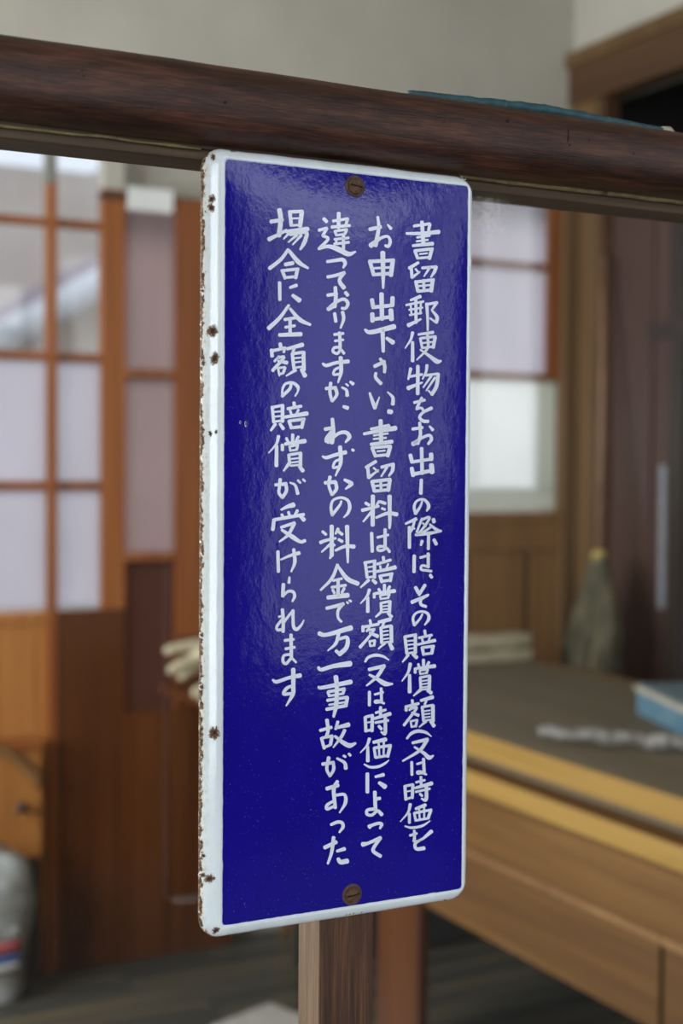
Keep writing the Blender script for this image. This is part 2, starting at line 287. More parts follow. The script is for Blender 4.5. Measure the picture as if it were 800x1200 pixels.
COL[2] = [('B0', """22,28,34|183,62 190,150 165,285;28|120,158 206,140;40,24,22,26,26,22|128,285 205,228 260,214 280,252 266,290 242,285;14-26|260,122 286,152;
30|120,405 152,515;28|115,410 308,400;34|300,405 285,518;18|155,462 290,455;26|155,512 282,503;38,32,18|222,340 225,500 225,617;
34|212,662 216,860;32|137,708 146,760;28|142,768 300,752;34|298,692 296,755;34|140,818 142,875;28|142,862 298,840;38|285,790 290,862;
20,34,40|83,942 130,962 312,918;34-26|220,940 226,1112;24-38|252,1008 302,1042"""),
('B1', """28|158,162 236,125;24,28,24|202,103 235,150 236,208;24-28|168,215 167,250 208,297;18,28,32|120,370 140,430 162,487;24-10|165,480 196,402;12,26,30|260,362 300,405 300,458;36|268,515 290,518;
32|205,585 210,762;22|130,652 270,622;24|270,625 266,655;22-38|75,690 200,665 322,645;16|152,702 262,686;16|150,730 248,720;26-30|130,772 295,750;26|138,797 165,865;24|140,798 284,785;30|280,788 260,862;14|178,826 240,820;22|165,862 258,852;
26|168,905 92,952;26|105,955 112,1032;26-12|112,1032 188,972;16|150,955 185,985;24|212,950 305,925;30,28,16|302,925 298,975 270,1018;22-14|255,950 210,1022;28|138,1060 157,1137;26|138,1062 280,1045;30|278,1048 264,1132;22|205,1058 210,1132;18|155,1098 272,1086;24|157,1137 264,1126"""),
('B2', """24|88,163 116,180;22-16|192,150 172,182;28-20|62,220 190,188;32|145,108 143,336;24-14|140,225 70,308;24|203,153 242,166;20|215,205 240,214;20,28,32|170,277 262,243 332,252;34-18|275,110 277,300 275,360;
26|135,398 140,542;20|180,432 265,412;26|240,370 240,515;22|240,502 188,505 186,532 222,532 250,515 276,545;24|85,625 100,745;22|78,630 165,615;26|158,618 157,745;13|108,665 145,660;13|108,700 145,695;18|100,745 155,738;26-14|112,765 50,822;22-28|143,765 168,788;
24|226,585 230,622;22|180,640 284,608;18|202,655 206,680;16|265,640 252,668;20-32|165,700 240,685 320,665;26|200,732 216,780;22|202,732 298,715;26|290,718 280,772;22|216,775 282,765;
26,20,10|118,840 98,892 48,948;24-28|105,900 105,1012;24|235,802 235,848;22|190,835 202,858;22|276,815 263,840;22|155,870 155,902;22-30|162,870 315,850;16|200,885 207,915;16|202,886 275,873;20|273,873 263,905;15|207,912 265,905;
22|208,945 212,1018;20|207,945 280,930;26|278,932 273,1020;12|222,970 262,965;12|222,995 262,990;14|212,1018 272,1010;24-14|212,1012 168,1052;22-28|262,1022 290,1052"""),
('B3', """22|122,12 128,40;26|68,60 68,98;22|72,65 190,42;18|120,62 97,98;20,20,26|155,84 112,145 45,222;18-30|120,110 182,137;18|108,90 158,82;18|118,175 126,215;18|118,177 162,170;20|160,172 154,212;16|126,214 158,208;
24-32|190,27 280,5;20|232,28 220,58;24|208,70 214,190;22|210,70 290,55;28|288,58 290,182;13|226,100 266,94;13|226,130 266,124;13|226,160 270,154;15|216,188 285,178;22-12|240,190 188,235;24-32|275,190 296,236;
18,22,24,20,10|85,335 110,302 165,285 225,295 270,323;26-30|115,397 235,370;30,26,14|230,373 180,450 97,523;18,28,40,16|118,438 180,472 240,508 297,510;
24|118,572 118,677;18|160,592 225,575;22|210,545 213,648;18|212,640 165,642 166,656 205,652 233,662;24|85,770 90,880;22|88,768 145,755;26|141,758 138,877;13|98,812 135,806;20|90,877 138,868;
24|205,692 205,752;20|168,735 245,712;22-30|158,780 280,743;20|165,812 265,795;26,28,14|242,775 240,895 210,885;24|192,840 212,862;
26,18,8|118,938 98,992 47,1047;22-28|105,1000 105,1112;24-32|150,966 245,943;22|155,1010 166,1085;22|157,1010 285,990;26|280,995 260,1077;20|166,1085 258,1070;16|190,965 196,1080;16|230,960 229,1075;
12,20,22,18,8|78,1138 125,1160 190,1155 240,1130 270,1106"""),
('B4', """28|102,378 102,522;20-28|165,402 228,386;26-38|195,448 240,480;28|160,520 165,655;26|165,577 200,570;26,24,24,22,24,30|165,652 103,662 100,695 140,700 180,668 215,697;
36,24,24,28,16|118,792 135,782 188,765 213,775 200,805;36,24,28|65,930 110,920 205,878;26,26,28|205,880 155,950 150,985 205,1022""")]
COL[1] = [('B0', """28-32|528,100 540,280;22|465,132 590,115;24|590,120 580,165;20-34|408,190 530,190 660,178;18|490,222 590,207;16|487,252 575,240;22-30|458,286 612,270;24|472,325 495,385;24|472,326 612,310;28|606,312 586,387;14|510,352 570,345;20|495,384 588,376;
22-28|500,418 430,462;24|445,465 450,535;24-12|450,535 512,490;16|478,468 505,500;22|530,460 640,450;30,26,14|638,452 625,490 598,532;22-12|590,455 545,525;26|480,565 496,642;24|478,570 620,552;30|612,555 600,642;22|540,555 546,642;16|495,602 605,592;24|495,642 600,632;
18-28|440,712 515,683;18|405,750 540,722;24|480,700 482,888;16|440,745 447,830;16|520,730 515,818;16|428,787 532,770;16|432,828 525,812;32-16|422,908 520,860;26-16|565,740 572,850 573,947;22|565,745 648,730;24-16|642,735 605,788;16,28,28|605,790 645,842 640,885;16|638,887 592,853;
26,20,10|455,965 440,1020 397,1087;24-28|455,1040 455,1187;18-26|500,980 615,963;20|515,1010 530,1085;20|515,1010 635,995;26|632,998 616,1082;14|530,1047 615,1038;18|530,1085 615,1075;22,22,12|570,975 572,1085 488,1178;14,26,38,16|515,1098 590,1150 645,1190 678,1186"""),
('B1', """26-16|440,180 422,262;20|432,242 530,225;28|496,160 495,377;34-14|420,332 530,288;24,20,12|567,153 560,205 532,262;20|560,232 655,220;26,30,28|655,222 642,315 605,382;14|607,382 580,352;20-12|600,240 538,327;20-12|630,250 562,352;
22|468,445 550,425;22|527,408 488,487;20|485,495 525,488 545,520;28,22,24,26,26|603,488 540,520 510,558 535,588 577,592;
24|455,652 532,640;24-28|510,603 516,695 495,765;36-26|457,768 500,752;26,22,24,26,22|462,762 530,720 585,700 602,732 577,768;14-26|588,630 612,658;
28|525,802 530,1000;30|437,855 450,905;24|445,910 605,886;34|600,848 600,890;32|448,958 460,1015;28|460,1005 610,975;38|602,932 607,990;24-28|523,1048 519,1155"""),
('B2', """14-24|530,150 515,190 478,247;24,22,18,20,26,28,14|478,247 467,190 490,146 540,135 573,165 580,195 565,225;16-28|400,325 482,288;20,20,14|470,300 455,360 438,395;26|430,352 430,512;16|450,345 470,365;
18|528,285 505,345 488,390;20,20,20,14|530,292 588,275 545,350 490,412;14|535,320 560,345;28|618,290 622,312;16,26,14|590,330 640,370 680,382;20-14|605,345 555,380 485,415;22,28,12|480,412 580,400 678,385;24|580,400 578,522;24-18|530,460 520,492;26|622,450 640,485;
26|468,575 466,702;20|515,590 585,570;24|577,558 577,665;20|575,660 530,652 522,682 565,690 602,696;24|592,725 605,744;
26-30|478,822 500,862;26,24|552,805 505,880;30-18|450,938 578,880;22,24,24,22|570,885 522,915 520,955 560,972;
14-22|532,1030 512,1068 468,1118;22,20,18,18,24,26,12|468,1118 458,1065 480,1025 530,1010 575,1030 580,1072 550,1115"""),
('B3', """24|395,138 410,272;22|390,142 482,125;26|477,128 476,268;13|415,175 462,170;13|415,205 462,200;13|415,237 462,230;18|408,272 475,262;24-12|420,285 377,338;24-30|458,278 487,303;
22|550,93 556,140;20|505,150 605,128;18|530,160 536,182;16|590,145 580,172;18-26|495,202 630,170;24|530,225 541,282;22|530,226 622,214;26|615,217 604,272;20|541,278 605,270;
28,20,10|437,353 420,420 372,488;24-30|432,440 432,573;24|540,322 541,365;20|500,355 506,378;22|582,340 570,365;22|475,390 475,422;20-30|480,390 628,370;15|510,405 516,435;15|510,406 575,395;20|573,396 564,426;14|516,432 566,425;
22|515,460 520,552;20|514,460 590,446;26|587,448 585,555;12|530,487 570,481;12|530,512 570,506;12|530,537 570,531;14|518,555 585,547;26-12|518,555 463,602;24-30|572,560 600,580;
22|452,637 456,665;24|405,685 405,717;22|408,687 502,663;18|455,680 430,715;18-22|440,706 487,698 388,832;18-26|450,735 500,755;16|440,800 448,847;16|440,802 492,790;20|490,792 480,842;16|448,845 482,838;
22-30|520,640 612,613;18|562,642 550,670;22|530,690 541,800;20|530,690 615,675;28|613,678 614,802;12|546,722 592,716;12|546,747 592,741;12|546,772 592,766;14|540,797 606,788;22-10|560,802 507,847;24-30|597,802 622,838;
16,24,26,22,8|410,937 445,897 500,878 560,890 602,920;22-28|455,970 572,943;28,26,14|568,948 510,1030 378,1112;16,26,36,12|470,1003 540,1048 583,1085 618,1070"""),
('B4', """22|448,287 450,387;18|490,302 545,286;24|540,262 546,370;16|545,362 495,360 495,378 530,374 563,384;24|395,475 403,580;20|392,476 460,462;24|457,465 452,567;12|408,517 450,510;18|403,577 450,562;
22|520,403 522,460;18|482,445 550,428;20-30|475,490 605,453;18|480,520 590,495;26,28,14|563,480 560,580 525,573;20|513,535 530,552;
26,18,8|437,617 420,680 360,752;22|430,690 430,762;22-26|480,652 555,622;20|468,685 480,745;20|470,685 602,660;24|598,664 575,727;18|480,743 572,727;15|505,645 511,737;15|545,640 546,732;
12,20,20,8|396,788 450,800 530,785 592,746;20|435,860 487,845;20-24|468,823 470,870 467,905;30-18|603,828 530,890;20-16|530,888 500,902 467,905;20,24,26,30|515,895 475,925 485,965 545,960""")]
# ================================================================ THE SETTING
YB, XR, XL, YL, ZC = 3.70, 2.74, -1.75, -3.0, 3.05     # back wall, right wall, left wall, lobby wall, ceiling
YG = 0.782                                              # the glass of the counter screen
LX0, LX1, LTOP = 0.30, 1.56, 2.075                      # sliding doors at the left of the back wall
RX0, RX1, RTOP = 1.95, 2.70, 2.19                       # window at the right of it

# floor: planks lie on a dark ground slab
fl = struct('floor', BX((XL-.1, YL-.1, -.08), (XR+.1, YB+.1, -.028)), plain('sub_floor', (.02, .018, .015), .9))
pm = {}
for j in range(22):
    y0 = YB - (j+1)*.135
    x = XL - R.random()*1.2; k = 0
    while x < XR:
        L = 1.8
        a, b = max(x, XL), min(x+L, XR)
        if b-a > .05:
            key = (round(b-a, 3))
            if key not in pm:
                bm = BX((0, 0, -.026), (b-a-.004, .131, 0), .002)
                me = bpy.data.meshes.new('floor_plank'); bmesh.ops.recalc_face_normals(bm, faces=bm.faces); bm.to_mesh(me); bm.free()
                me.materials.append(W_FLOOR); pm[key] = me
            o = bpy.data.objects.new('floor_plank', pm[key]); C.objects.link(o); o.parent = fl; o.location = (a, y0, R.uniform(-.001, .001))
        x += L
struct('floor_lobby', BX((XL, YL, -.028), (XR, YB-22*.135, 0)), plain('lobby_floor_concrete', (.16, .15, .14), .6)).name = 'floor_lobby'

# back wall: pieces of one wall around the two openings
bm = bmesh.new()
T = .10
box(bm, (XL, YB, 0), (LX0, YB+T, ZC)); box(bm, (LX0, YB, LTOP+.17), (LX1, YB+T, ZC))
box(bm, (1.24, YB+.02, LTOP-.02), (LX1, YB+T, LTOP+.17))
box(bm, (LX1, YB, RTOP), (XR+.1, YB+T, ZC)); box(bm, (LX1, YB, 0), (RX0, YB+T, RTOP)); 
box(bm, (RX0, YB+.02, 0), (XR+.1, YB+T, 1.13)); box(bm, (RX1, YB+.02, 1.13), (XR+.1, YB+T, RTOP))
struct('wall_back', bm, PLASTER)
# right wall with the doorway
DY0, DY1, DTOP = 2.62, 3.62, 2.50
bm = bmesh.new()
box(bm, (XR, .81, 0), (XR+.12, DY0, ZC)); box(bm, (XR, DY1, 0), (XR+.12, YB+.1, ZC)); box(bm, (XR, DY0, DTOP), (XR+.12, DY1, ZC))
struct('wall_right', bm, PLASTER)
bm = bmesh.new()
box(bm, (XR, YL, 0), (XR+.12, -2.62, ZC)); box(bm, (XR, -2.31, 0), (XR+.12, -.95, ZC)); box(bm, (XR, -2.62, 0), (XR+.12, -2.31, 1.25)); box(bm, (XR, -2.62, 2.45), (XR+.12, -2.31, ZC)); box(bm, (XR, .05, 0), (XR+.12, .81, ZC)); box(bm, (XR, -.95, 0), (XR+.12, .05, 1.2)); box(bm, (XR, -.95, 2.6), (XR+.12, .05, ZC))
struct('wall_lobby', bm, PLASTER_D)
# left wall with a window opening for the office (out of view)
bm = bmesh.new()
box(bm, (XL-.1, YL, 0), (XL, 1.2, ZC)); box(bm, (XL-.1, 3.4, 0), (XL, YB+.1, ZC)); box(bm, (XL-.1, 1.2, 0), (XL, 3.4, .9)); box(bm, (XL-.1, 1.2, 2.6), (XL, 3.4, ZC))
struct('wall_left', bm, PLASTER)
# lobby wall behind the camera, with an entrance and a window
bm = bmesh.new()
box(bm, (XL-.1, YL-.1, 0), (-1.8+.0, YL, ZC)); box(bm, (-1.75, YL-.1, 2.65), (XR+.1, YL, ZC)); box(bm, (-.2, YL-.1, 0), (1.70, YL, 2.65)); box(bm, (1.70, YL-.1, 2.26), (2.74, YL, 2.33))
box(bm, (1.70, YL-.1, 0), (2.74, YL, .68)); 
struct('wall_front', bm, PLASTER_D)
struct('ceiling', BX((XL-.1, YL-.1, ZC), (XR+.1, YB+.1, ZC+.05)), CEIL)

# ---------------- ground and neighbouring house outside
struct('wall_sky_dimmer', BX((-30, -9.3, -.3), (30, -9, 5.5)), plain('sky_dimmer_render', (.30, .28, .25), .9, None, 1))  # unseen wall added to dim the sky reflected in the sign
struct('ground', BX((-40, -40, -.35), (60, 60, -.30)), CONC)
HY = 8.6
hs = thing('neighbour_house', 'pale house with mauve roof outside, seen through the upper left door panes', 'house', (2.3, HY, -.3))
HW = plain('house_plaster', (.80, .70, .60), .9, (.72, .62, .53), 3); HR = plain('mauve_roof_tile', (.52, .42, .44), .8, (.42, .34, .36), 14)
HF = plain('white_gutter_paint', (.85, .85, .85), .6, (.78, .78, .78), 5)
obj('house_wall', BX((-2.5, HY+.3, -.3), (6.8, HY+3.5, 3.2)), HW, hs)
def slab(a, b, c, d, th):
    """sloping slab from four corner points"""
    bm = bmesh.new(); P = [Vector(p) for p in (a, b, c, d)]
    n = (P[1]-P[0]).cross(P[3]-P[0]).normalized()*th
    v = [bm.verts.new(p) for p in P] + [bm.verts.new(p-n) for p in P]
    for f in ((0,1,2,3), (7,6,5,4), (0,4,5,1), (1,5,6,2), (2,6,7,3), (3,7,4,0)): bm.faces.new([v[i] for i in f])
    return bm
rA, rB = onY(10, 392, HY), onY(135, 322, HY)
dirv = (rB-rA); ext0 = rA - dirv*.5; ext1 = rB + dirv*.9
obj('roof', slab(ext0+Vector((0, 0, .10)), ext1+Vector((0, 0, .10)), ext1+Vector((0, 2.2, .75)), ext0+Vector((0, 2.2, .75)), .08), HR, hs)
obj('gutter', tube(bmesh.new(), [ext0+Vector((0, -.05, 0)), ext1+Vector((0, -.05, 0))], .095, 8), HF, hs, True)
ua, ub = onY(-40, 268, HY+2.6), onY(150, 285, HY+2.6)
obj('roof', slab(ua, ub, ub+Vector((0, 2.0, .8)), ua+Vector((0, 2.0, .8)), .1), HR, hs)
obj('gutter', BX(tuple(ua+Vector((-.2, -.1, -.22))), tuple(ub+Vector((.4, .05, .06)))), HF, hs)

# ================================================================ SLIDING DOORS (left)
def X_(px, y=500, Y=YB): return onY(px, y, Y).x
def Z_(py, px=60, Y=YB): return onY(px, py, Y).z
YD = 3.66
d1 = struct('door_1', BX((LX0, YD, .0), (LX0+.03, YD+.03, LTOP)), W_ORANGE)          # far-left leaf
xm0, xm1, xs0, xs1 = X_(55.5, Y=YD), X_(65.5, Y=YD), X_(119, Y=YD), X_(146, Y=YD)
xq0, xq1 = X_(205, Y=YD), LX1
zb = Z_(716, Y=YD); zr = [Z_(569, Y=YD), Z_(417, Y=YD), Z_(260, Y=YD)]
ztp = LTOP
def part(name, a, b, m, par, bev=.002): return obj(name, BX(a, b, bev), m, par)
# leaf 1: lattice to the left of the stile at x=57 px
part('stile', (xm0-.44, YD, 0), (xm0-.40, YD+.03, ztp), W_ORANGE, d1)
part('bottom_rail', (xm0-.40, YD, 0), (xm0, YD+.03, .10), W_ORANGE, d1)
part('kick_panel', (xm0-.42, YD+.008, .10), (xm0, YD+.022, zb-.02), W_HONEY, d1)
part('middle_rail', (xm0-.40, YD, zb-.03), (xm0, YD+.03, zb), W_HONEY, d1)
for z in zr: part('muntin', (xm0-.40, YD, z-.011), (xm0, YD+.028, z+.011), W_ORANGE, d1)
zz = [zb]+zr+[LTOP]
for i in range(4):
    fm = FROST if i < 2 else CLEAR
    part('pane', (xm0-.40, YD+.012, zz[i]+.010), (xm0+.004, YD+.016, zz[i+1]-.010), fm, d1, 0)
# leaf 2: one pane wide, red-brown lower panel
d2 = struct('door_2', BX((xm0, YD-.012, 0), (xm1, YD+.032, ztp)), W_ORANGE)
part('stile', (xs0, YD-.006, zb-.02), (xs1, YD+.03, ztp), W_ORANGE, d2)
for z in zr: part('muntin', (xm1, YD-.004, z-.011), (xs0, YD+.028, z+.011), W_ORANGE, d2)
for i in range(4):
    fm = FROST if i < 2 else CLEAR
    part('pane', (xm1-.003, YD+.012, zz[i]+.010), (xs0+.003, YD+.016, zz[i+1]-.010), fm, d2, 0)
part('kick_panel', (xm1, YD-.010, .0), (xs1, YD+.02, zb), W_DARKDOOR, d2)
# leaf 3: nearer leaf with its own pane heights
d3 = struct('door_3', BX((xq0, YD-.012, .0), (xq1, YD+.03, ztp-.01)), W_ORANGE)
z3 = [Z_(832, 175, YD), Z_(652, 175, YD), Z_(438, 175, YD), Z_(222, 175, YD)]
part('muntin', (xs1, YD-.008, z3[1]-.011), (xq0, YD+.028, z3[1]+.011), W_ORANGE, d3)
part('muntin', (xs1, YD-.008, z3[2]-.011), (xq0, YD+.028, z3[2]+.011), W_ORANGE, d3)
part('pane', (xs1, YD+.004, z3[0]), (xq0, YD+.008, z3[1]-.011), FROST_D, d3, 0)  # dim lower pane: reflection and darker outside put into its colour
part('pane', (xs1, YD+.004, z3[1]+.011), (xq0, YD+.008, z3[2]-.011), FROST_M, d3, 0)
part('pane', (xs1, YD+.004, z3[2]+.011), (xq0, YD+.008, z3[3]-.06), FROST_M, d3, 0)
part('kick_panel', (xs1, YD-.012, 0), (xq0, YD+.02, z3[0]), W_DARKDOOR, d3)
part('kick_panel', (xq0, YD-.016, 0), (xq1, YD-.011, Z_(745, 220, YD)), W_DARKDOOR, d3)
# transom above the doors, reflection put in as its grey colour, and its lintel
tr_ = struct('window_1', BX((LX0, YD+.02, LTOP+.13), (1.24, YD+.06, LTOP+.17)), GREYREFLECT)
part('muntin', (xm0, YD+.0, ztp+.0), (xm1+.004, YD+.04, LTOP+.17), GREYREFLECT, tr_)
part('muntin', (xs0+.003, YD+.0, ztp+.0), (1.245, YD+.04, LTOP+.17), PLASTER, tr_)
part('pane', (LX0, YD+.02, ztp+.0), (xm0, YD+.024, LTOP+.14), CLEAR, tr_, 0)
part('pane', (xm1, YD+.02, ztp+.0), (xs0+.003, YD+.024, LTOP+.14), CLEAR, tr_, 0)
struct('trim_1', BX((xs0, YD-.01, LTOP-.03), (LX1+.3, YD+.03, LTOP-.005), .003), W_FRAME)
tag(obj('pale_patch', BX((X_(150, Y=YD-.02), YD-.016, Z_(248, 175, YD)), (X_(203, Y=YD-.02), YD-.0125, Z_(222, 175, YD))), plain('pale_patch_white', (.72, .74, .72), .8, None, 4)),
    'small blank pale notice fixed above the narrow frosted door pane', 'patch')  # made-up pale panel for a whitish area above the pane

# ================================================================ WINDOW (right of the sign)
YW = 3.67
def XW(px, y=400): return onY(px, y, YW).x
def ZW(py, px=600): return onY(px, py, YW).z
wn = struct('window_2', BX((RX0, YW-.01, ZW(232)), (RX1+.04, YW+.05, ZW(220)+.04), .003), W_ORANGE)
xa, xb, xc = XW(641), XW(659), XW(655)
part('stile', (xa, YW-.004, ZW(441)), (xb+.002, YW+.035, ZW(234)), W_ORANGE, wn)
part('stile', (RX0, YW-.004, ZW(600)), (RX0+.04, YW+.035, ZW(234)), W_ORANGE, wn)
part('muntin', (RX0+.04, YW, ZW(313)), (xa, YW+.03, ZW(306)), W_ORANGE, wn)
part('muntin', (RX0+.04, YW, ZW(444)), (xc, YW+.03, ZW(437)), W_ORANGE, wn)
part('muntin', (XW(520), YW, ZW(440)), (XW(526), YW+.03, ZW(234)), W_ORANGE, wn)
part('pane', (RX0+.04, YW+.012, ZW(308)), (xa, YW+.016, ZW(232)), FROST, wn, 0)
part('pane', (RX0+.04, YW+.012, ZW(440)), (xa, YW+.016, ZW(310)), FROST, wn, 0)
part('pane', (RX0+.04, YW+.012, ZW(574)), (XW(634), YW+.016, ZW(443)), FROST_W, wn, 0)
part('pane', (XW(634), YW+.012, ZW(574)), (xc, YW+.016, ZW(443)), FROST_G, wn, 0)
part('pane', (RX0+.04, YW+.012, ZW(598)), (xc, YW+.016, ZW(574)), FROST_G, wn, 0)
# wainscot below it, boards one by one
wa = struct('trim_2', BX((RX0-.1, YW-.02, ZW(645)), (xc+.01, YW+.04, ZW(600)), .004), W_PANEL)
for i, (p0, p1) in enumerate(((330, 404), (406, 478), (480, 547), (549, 614), (620, 661))):
    part('wainscot_board', (XW(p0, 700), YW-.008, 0), (XW(p1, 700), YW+.012, ZW(643)), W_PANEL, wa, .004)
part('groove_shade_board', (RX0-.1, YW+.013, 0), (xc+.01, YW+.03, ZW(640)), W_DARK, wa)  # dark board added, the groove's shade is in its colour
part('wainscot_cap', (RX0-.1, YW-.028, ZW(612)), (xc+.01, YW-.018, ZW(603)), W_PANEL, wa)
struct('trim_3', BX((XW(655), YB-.06, 0), (XR-.0, YB+.0, ZW(225)), .004), W_OLIVE)   # corner post

# ================================================================ DOORWAY in the right wall
dr = struct('door_4', BX((XR-.012, 3.558, 0), (XR+.04, 3.69, DTOP+.10), .004), W_OLIVE)         # far jamb
yj = 3.50
part('head_jamb', (XR-.022, DY0-.12, DTOP-.02), (XR+.05, 3.70, DTOP+.115), W_FRAME, dr, .006)
part('architrave', (XR-.035, DY0-.12, DTOP+.10), (XR+.05, 3.715, DTOP+.145), W_OLIVE, dr, .004)
part('near_jamb', (XR-.012, DY0-.1, 0), (XR+.06, DY0, DTOP+.10), W_OLIVE, dr, .004)
part('jamb_bead', (XR-.008, 3.53, 0), (XR+.05, 3.558, DTOP), W_FRAME, dr, .004)
# the dark glazed leaf in it
W_LEAF = wood('dark_mauve_door_wood', (.050, .026, .020), (.066, .034, .026), (.085, .046, .036), 'Z', 50, 1.4, .5, .1)
part('leaf_stile', (XR+.03, 3.34, 0), (XR+.06, 3.53, onX(750, 205, XR).z), W_LEAF, dr)
part('leaf_stile', (XR+.03, 3.20, 0), (XR+.05, 3.262, onX(750, 205, XR).z), W_DARK, dr)
part('leaf_rail', (XR+.028, DY0, onX(750, 397, XR).z), (XR+.055, 3.36, onX(750, 380, XR).z), W_DARK, dr)
part('leaf_rail', (XR+.028, DY0, onX(750, 240, XR).z), (XR+.055, 3.36, onX(750, 205, XR).z), W_DARK, dr)
part('leaf_panel', (XR+.04, 3.262, 0), (XR+.05, 3.36, onX(750, 240, XR).z), W_LEAF, dr)
DG = plain('dark_door_glass', (.05, .05, .05), .12, (.035, .034, .036), 2)
part('leaf_panel', (XR+.045, DY0, .75), (XR+.05, 3.20, onX(750, 240, XR).z), DG, dr)
part('leaf_panel', (XR+.045, DY0, 0), (XR+.06, 3.20, .75), W_DARK, dr)
mb = part('metal_strip', (XR+.02, onX(772, 600, XR).y, onX(768, 714, XR).z), (XR+.035, onX(765, 600, XR).y, onX(768, 545, XR).z), plain('dull_metal', (.30, .31, .34), .4, None, 20, .3), dr, .002)
struct('trim_4', BX((XR-.02, -2.9, 0), (XR, DY0-.12, .12)), W_FRAME)
# unlit room beyond the doorway
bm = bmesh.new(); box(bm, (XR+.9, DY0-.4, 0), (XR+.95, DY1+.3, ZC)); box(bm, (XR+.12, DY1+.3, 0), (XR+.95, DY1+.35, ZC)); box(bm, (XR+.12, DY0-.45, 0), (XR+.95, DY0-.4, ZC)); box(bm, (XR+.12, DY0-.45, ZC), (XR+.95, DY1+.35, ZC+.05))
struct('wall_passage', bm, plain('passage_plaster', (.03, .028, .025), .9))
struct('trim_5', BX((XL, .775, .0), (XR, .81, .885)), W_DARKDOOR)          # boarding below the counter screen

# ================================================================ DESK
DXF, ZT = 1.60, 0.785
def zX(py, px=555): return onX(px, py, DXF).z
dk = thing('counter_desk', 'long wooden counter desk with a yellow-edged top behind the glass', 'desk', (1.95, 2.4, 0))
DY_N, DY_F = onX(776, 1100, DXF).y, 3.44
YN = onX(800, 1100, DXF).y - .02
obj('top_board', BX((DXF+.012, YN-.35, zX(884)), (2.36, DY_F, zX(861)), .003), W_TOP, dk)
obj('top_edging', BX((DXF, YN-.35, zX(886)), (DXF+.012, DY_F, zX(860)), .003), W_EDGE, dk)
obj('back_edging', BX((2.36, YN-.35, zX(884)), (2.372, DY_F, zX(859)), .003), W_DESK, dk)
obj('recess_board', BX((DXF+.03, YN-.35, zX(908)), (2.33, DY_F-.02, zX(886))), W_TOP, dk)
xo = DXF-.045
def zO(py, px=555): return onX(px, py, xo).z
obj('second_board', BX((xo+.004, YN-.35, zO(928)-.01), (2.33, DY_F-.03, zO(906)-.003), .003), W_DESK, dk)
obj('second_edging', BX((xo-.004, YN-.35, zO(929)), (xo+.004, DY_F-.03, zO(905)), .002), W_EDGE, dk)
obj('upper_apron', BX((xo+.004, YN-.35, zO(1000)), (xo+.03, DY_F-.05, zO(929))), W_DESK, dk)
obj('apron_moulding', BX((xo-.004, YN-.35, zO(1006)), (xo+.02, DY_F-.05, zO(998)), .002), W_PANEL, dk)
obj('lower_apron', BX((xo+.012, YN+.04, zO(1096)), (xo+.035, DY_F-.05, zO(1005))), W_DESK, dk)
yp = onX(778, 1150, xo).y
W_DLEG = wood('desk_leg_wood', (.065, .019, .004), (.095, .029, .007), (.125, .042, .011), 'Z', 60, 1.5, .45, .1)
obj('leg', BX((xo-.002, yp-.09, 0), (xo+.06, yp, zO(1005)), .003), W_DESK, dk)
pl0, pl1 = onX(441, 1150, xo), onX(490, 1150, xo)
obj('leg', BX((xo+.0, pl1.y, 0), (xo+.025, pl0.y, zO(1000)), .003), W_DLEG, dk)
obj('leg', BX((2.28, YN+.02, 0), (2.34, YN+.08, zO(930))), W_DESK, dk)
obj('leg', BX((2.28, DY_F-.12, 0), (2.34, DY_F-.06, zO(930))), W_DESK, dk)
obj('back_shade_panel', BX((2.26, YN+.0, .02), (2.275, DY_F-.06, zO(930))), plain('underdesk_shade', (.022, .026, .022), .8), dk)  # near-black panel: shadow under the desk put in as colour
obj('far_end_shade_panel', BX((xo+.06, DY_F-.09, .02), (2.26, DY_F-.07, zO(1000))), plain('underdesk_end_shade', (.022, .026, .022), .8), dk)  # end panel coloured near black for the same under-desk shadow
zTop = zX(861)

HOLE0 = plain('blackened_iron', (.03, .028, .026), .6)
# broom hanging on the door frame
bt = onX(702, 650, 2.60); bh = onX(707, 300, 2.715)
br = thing('straw_broom', 'straw hand broom hanging head down beside the dark door', 'broom', (bt.x, bt.y, onX(705, 785, 2.60).z))
obj('hanging_nail', tube(bmesh.new(), [bh+Vector((-.012, 0, -.012)), bh+Vector((.035, 0, -.012))], .003, 8), HOLE0, br)
obj('handle', tube(bmesh.new(), [bh, (bh+bt)/2+Vector((.004, 0, 0)), bt], [.009, .010, .011], 10), wood('broom_handle_wood', (.15, .08, .045), (.21, .115, .065), (.27, .15, .09), 'Z', 80, 3, .6, .1), br, True)
STRAW = wood('dry_straw', (.035, .032, .02), (.085, .077, .045), (.20, .18, .10), 'Z', 260, 8, .9, .6)
zb0 = onX(705, 788, 2.60).z
bm = bmesh.new()
def sweep_head(bm, base, top, n=26, rows=9):
    H = top.z-base
    rings = []
    for i in range(rows+1):
        t = i/rows; z = top.z - H*t
        wdt = .020+.085*min(1, (t*1.45))**.75; dep = .020+.035*t
        ring = []
        for k in range(n):
            a = 2*math.pi*k/n
            rr = 1+.16*math.sin(k*2.7+3*t)+.12*R.uniform(-1, 1)*t
            zz_ = z + (R.uniform(-.018, .018) if i == rows else 0)
            ring.append(bm.verts.new((top.x-.05*t+math.cos(a)*dep*rr+ .0, top.y+math.sin(a)*wdt*rr-.030*t, zz_)))
        rings.append(ring)
    for i in range(rows):
        for k in range(n): bm.faces.new((rings[i][k], rings[i][(k+1) % n], rings[i+1][(k+1) % n], rings[i+1][k]))
    bm.faces.new(rings[0]); bm.faces.new(rings[-1])
sweep_head(bm, zb0, bt)
hd = obj('bristle_head', bm, STRAW, br, True)
bm = bmesh.new()
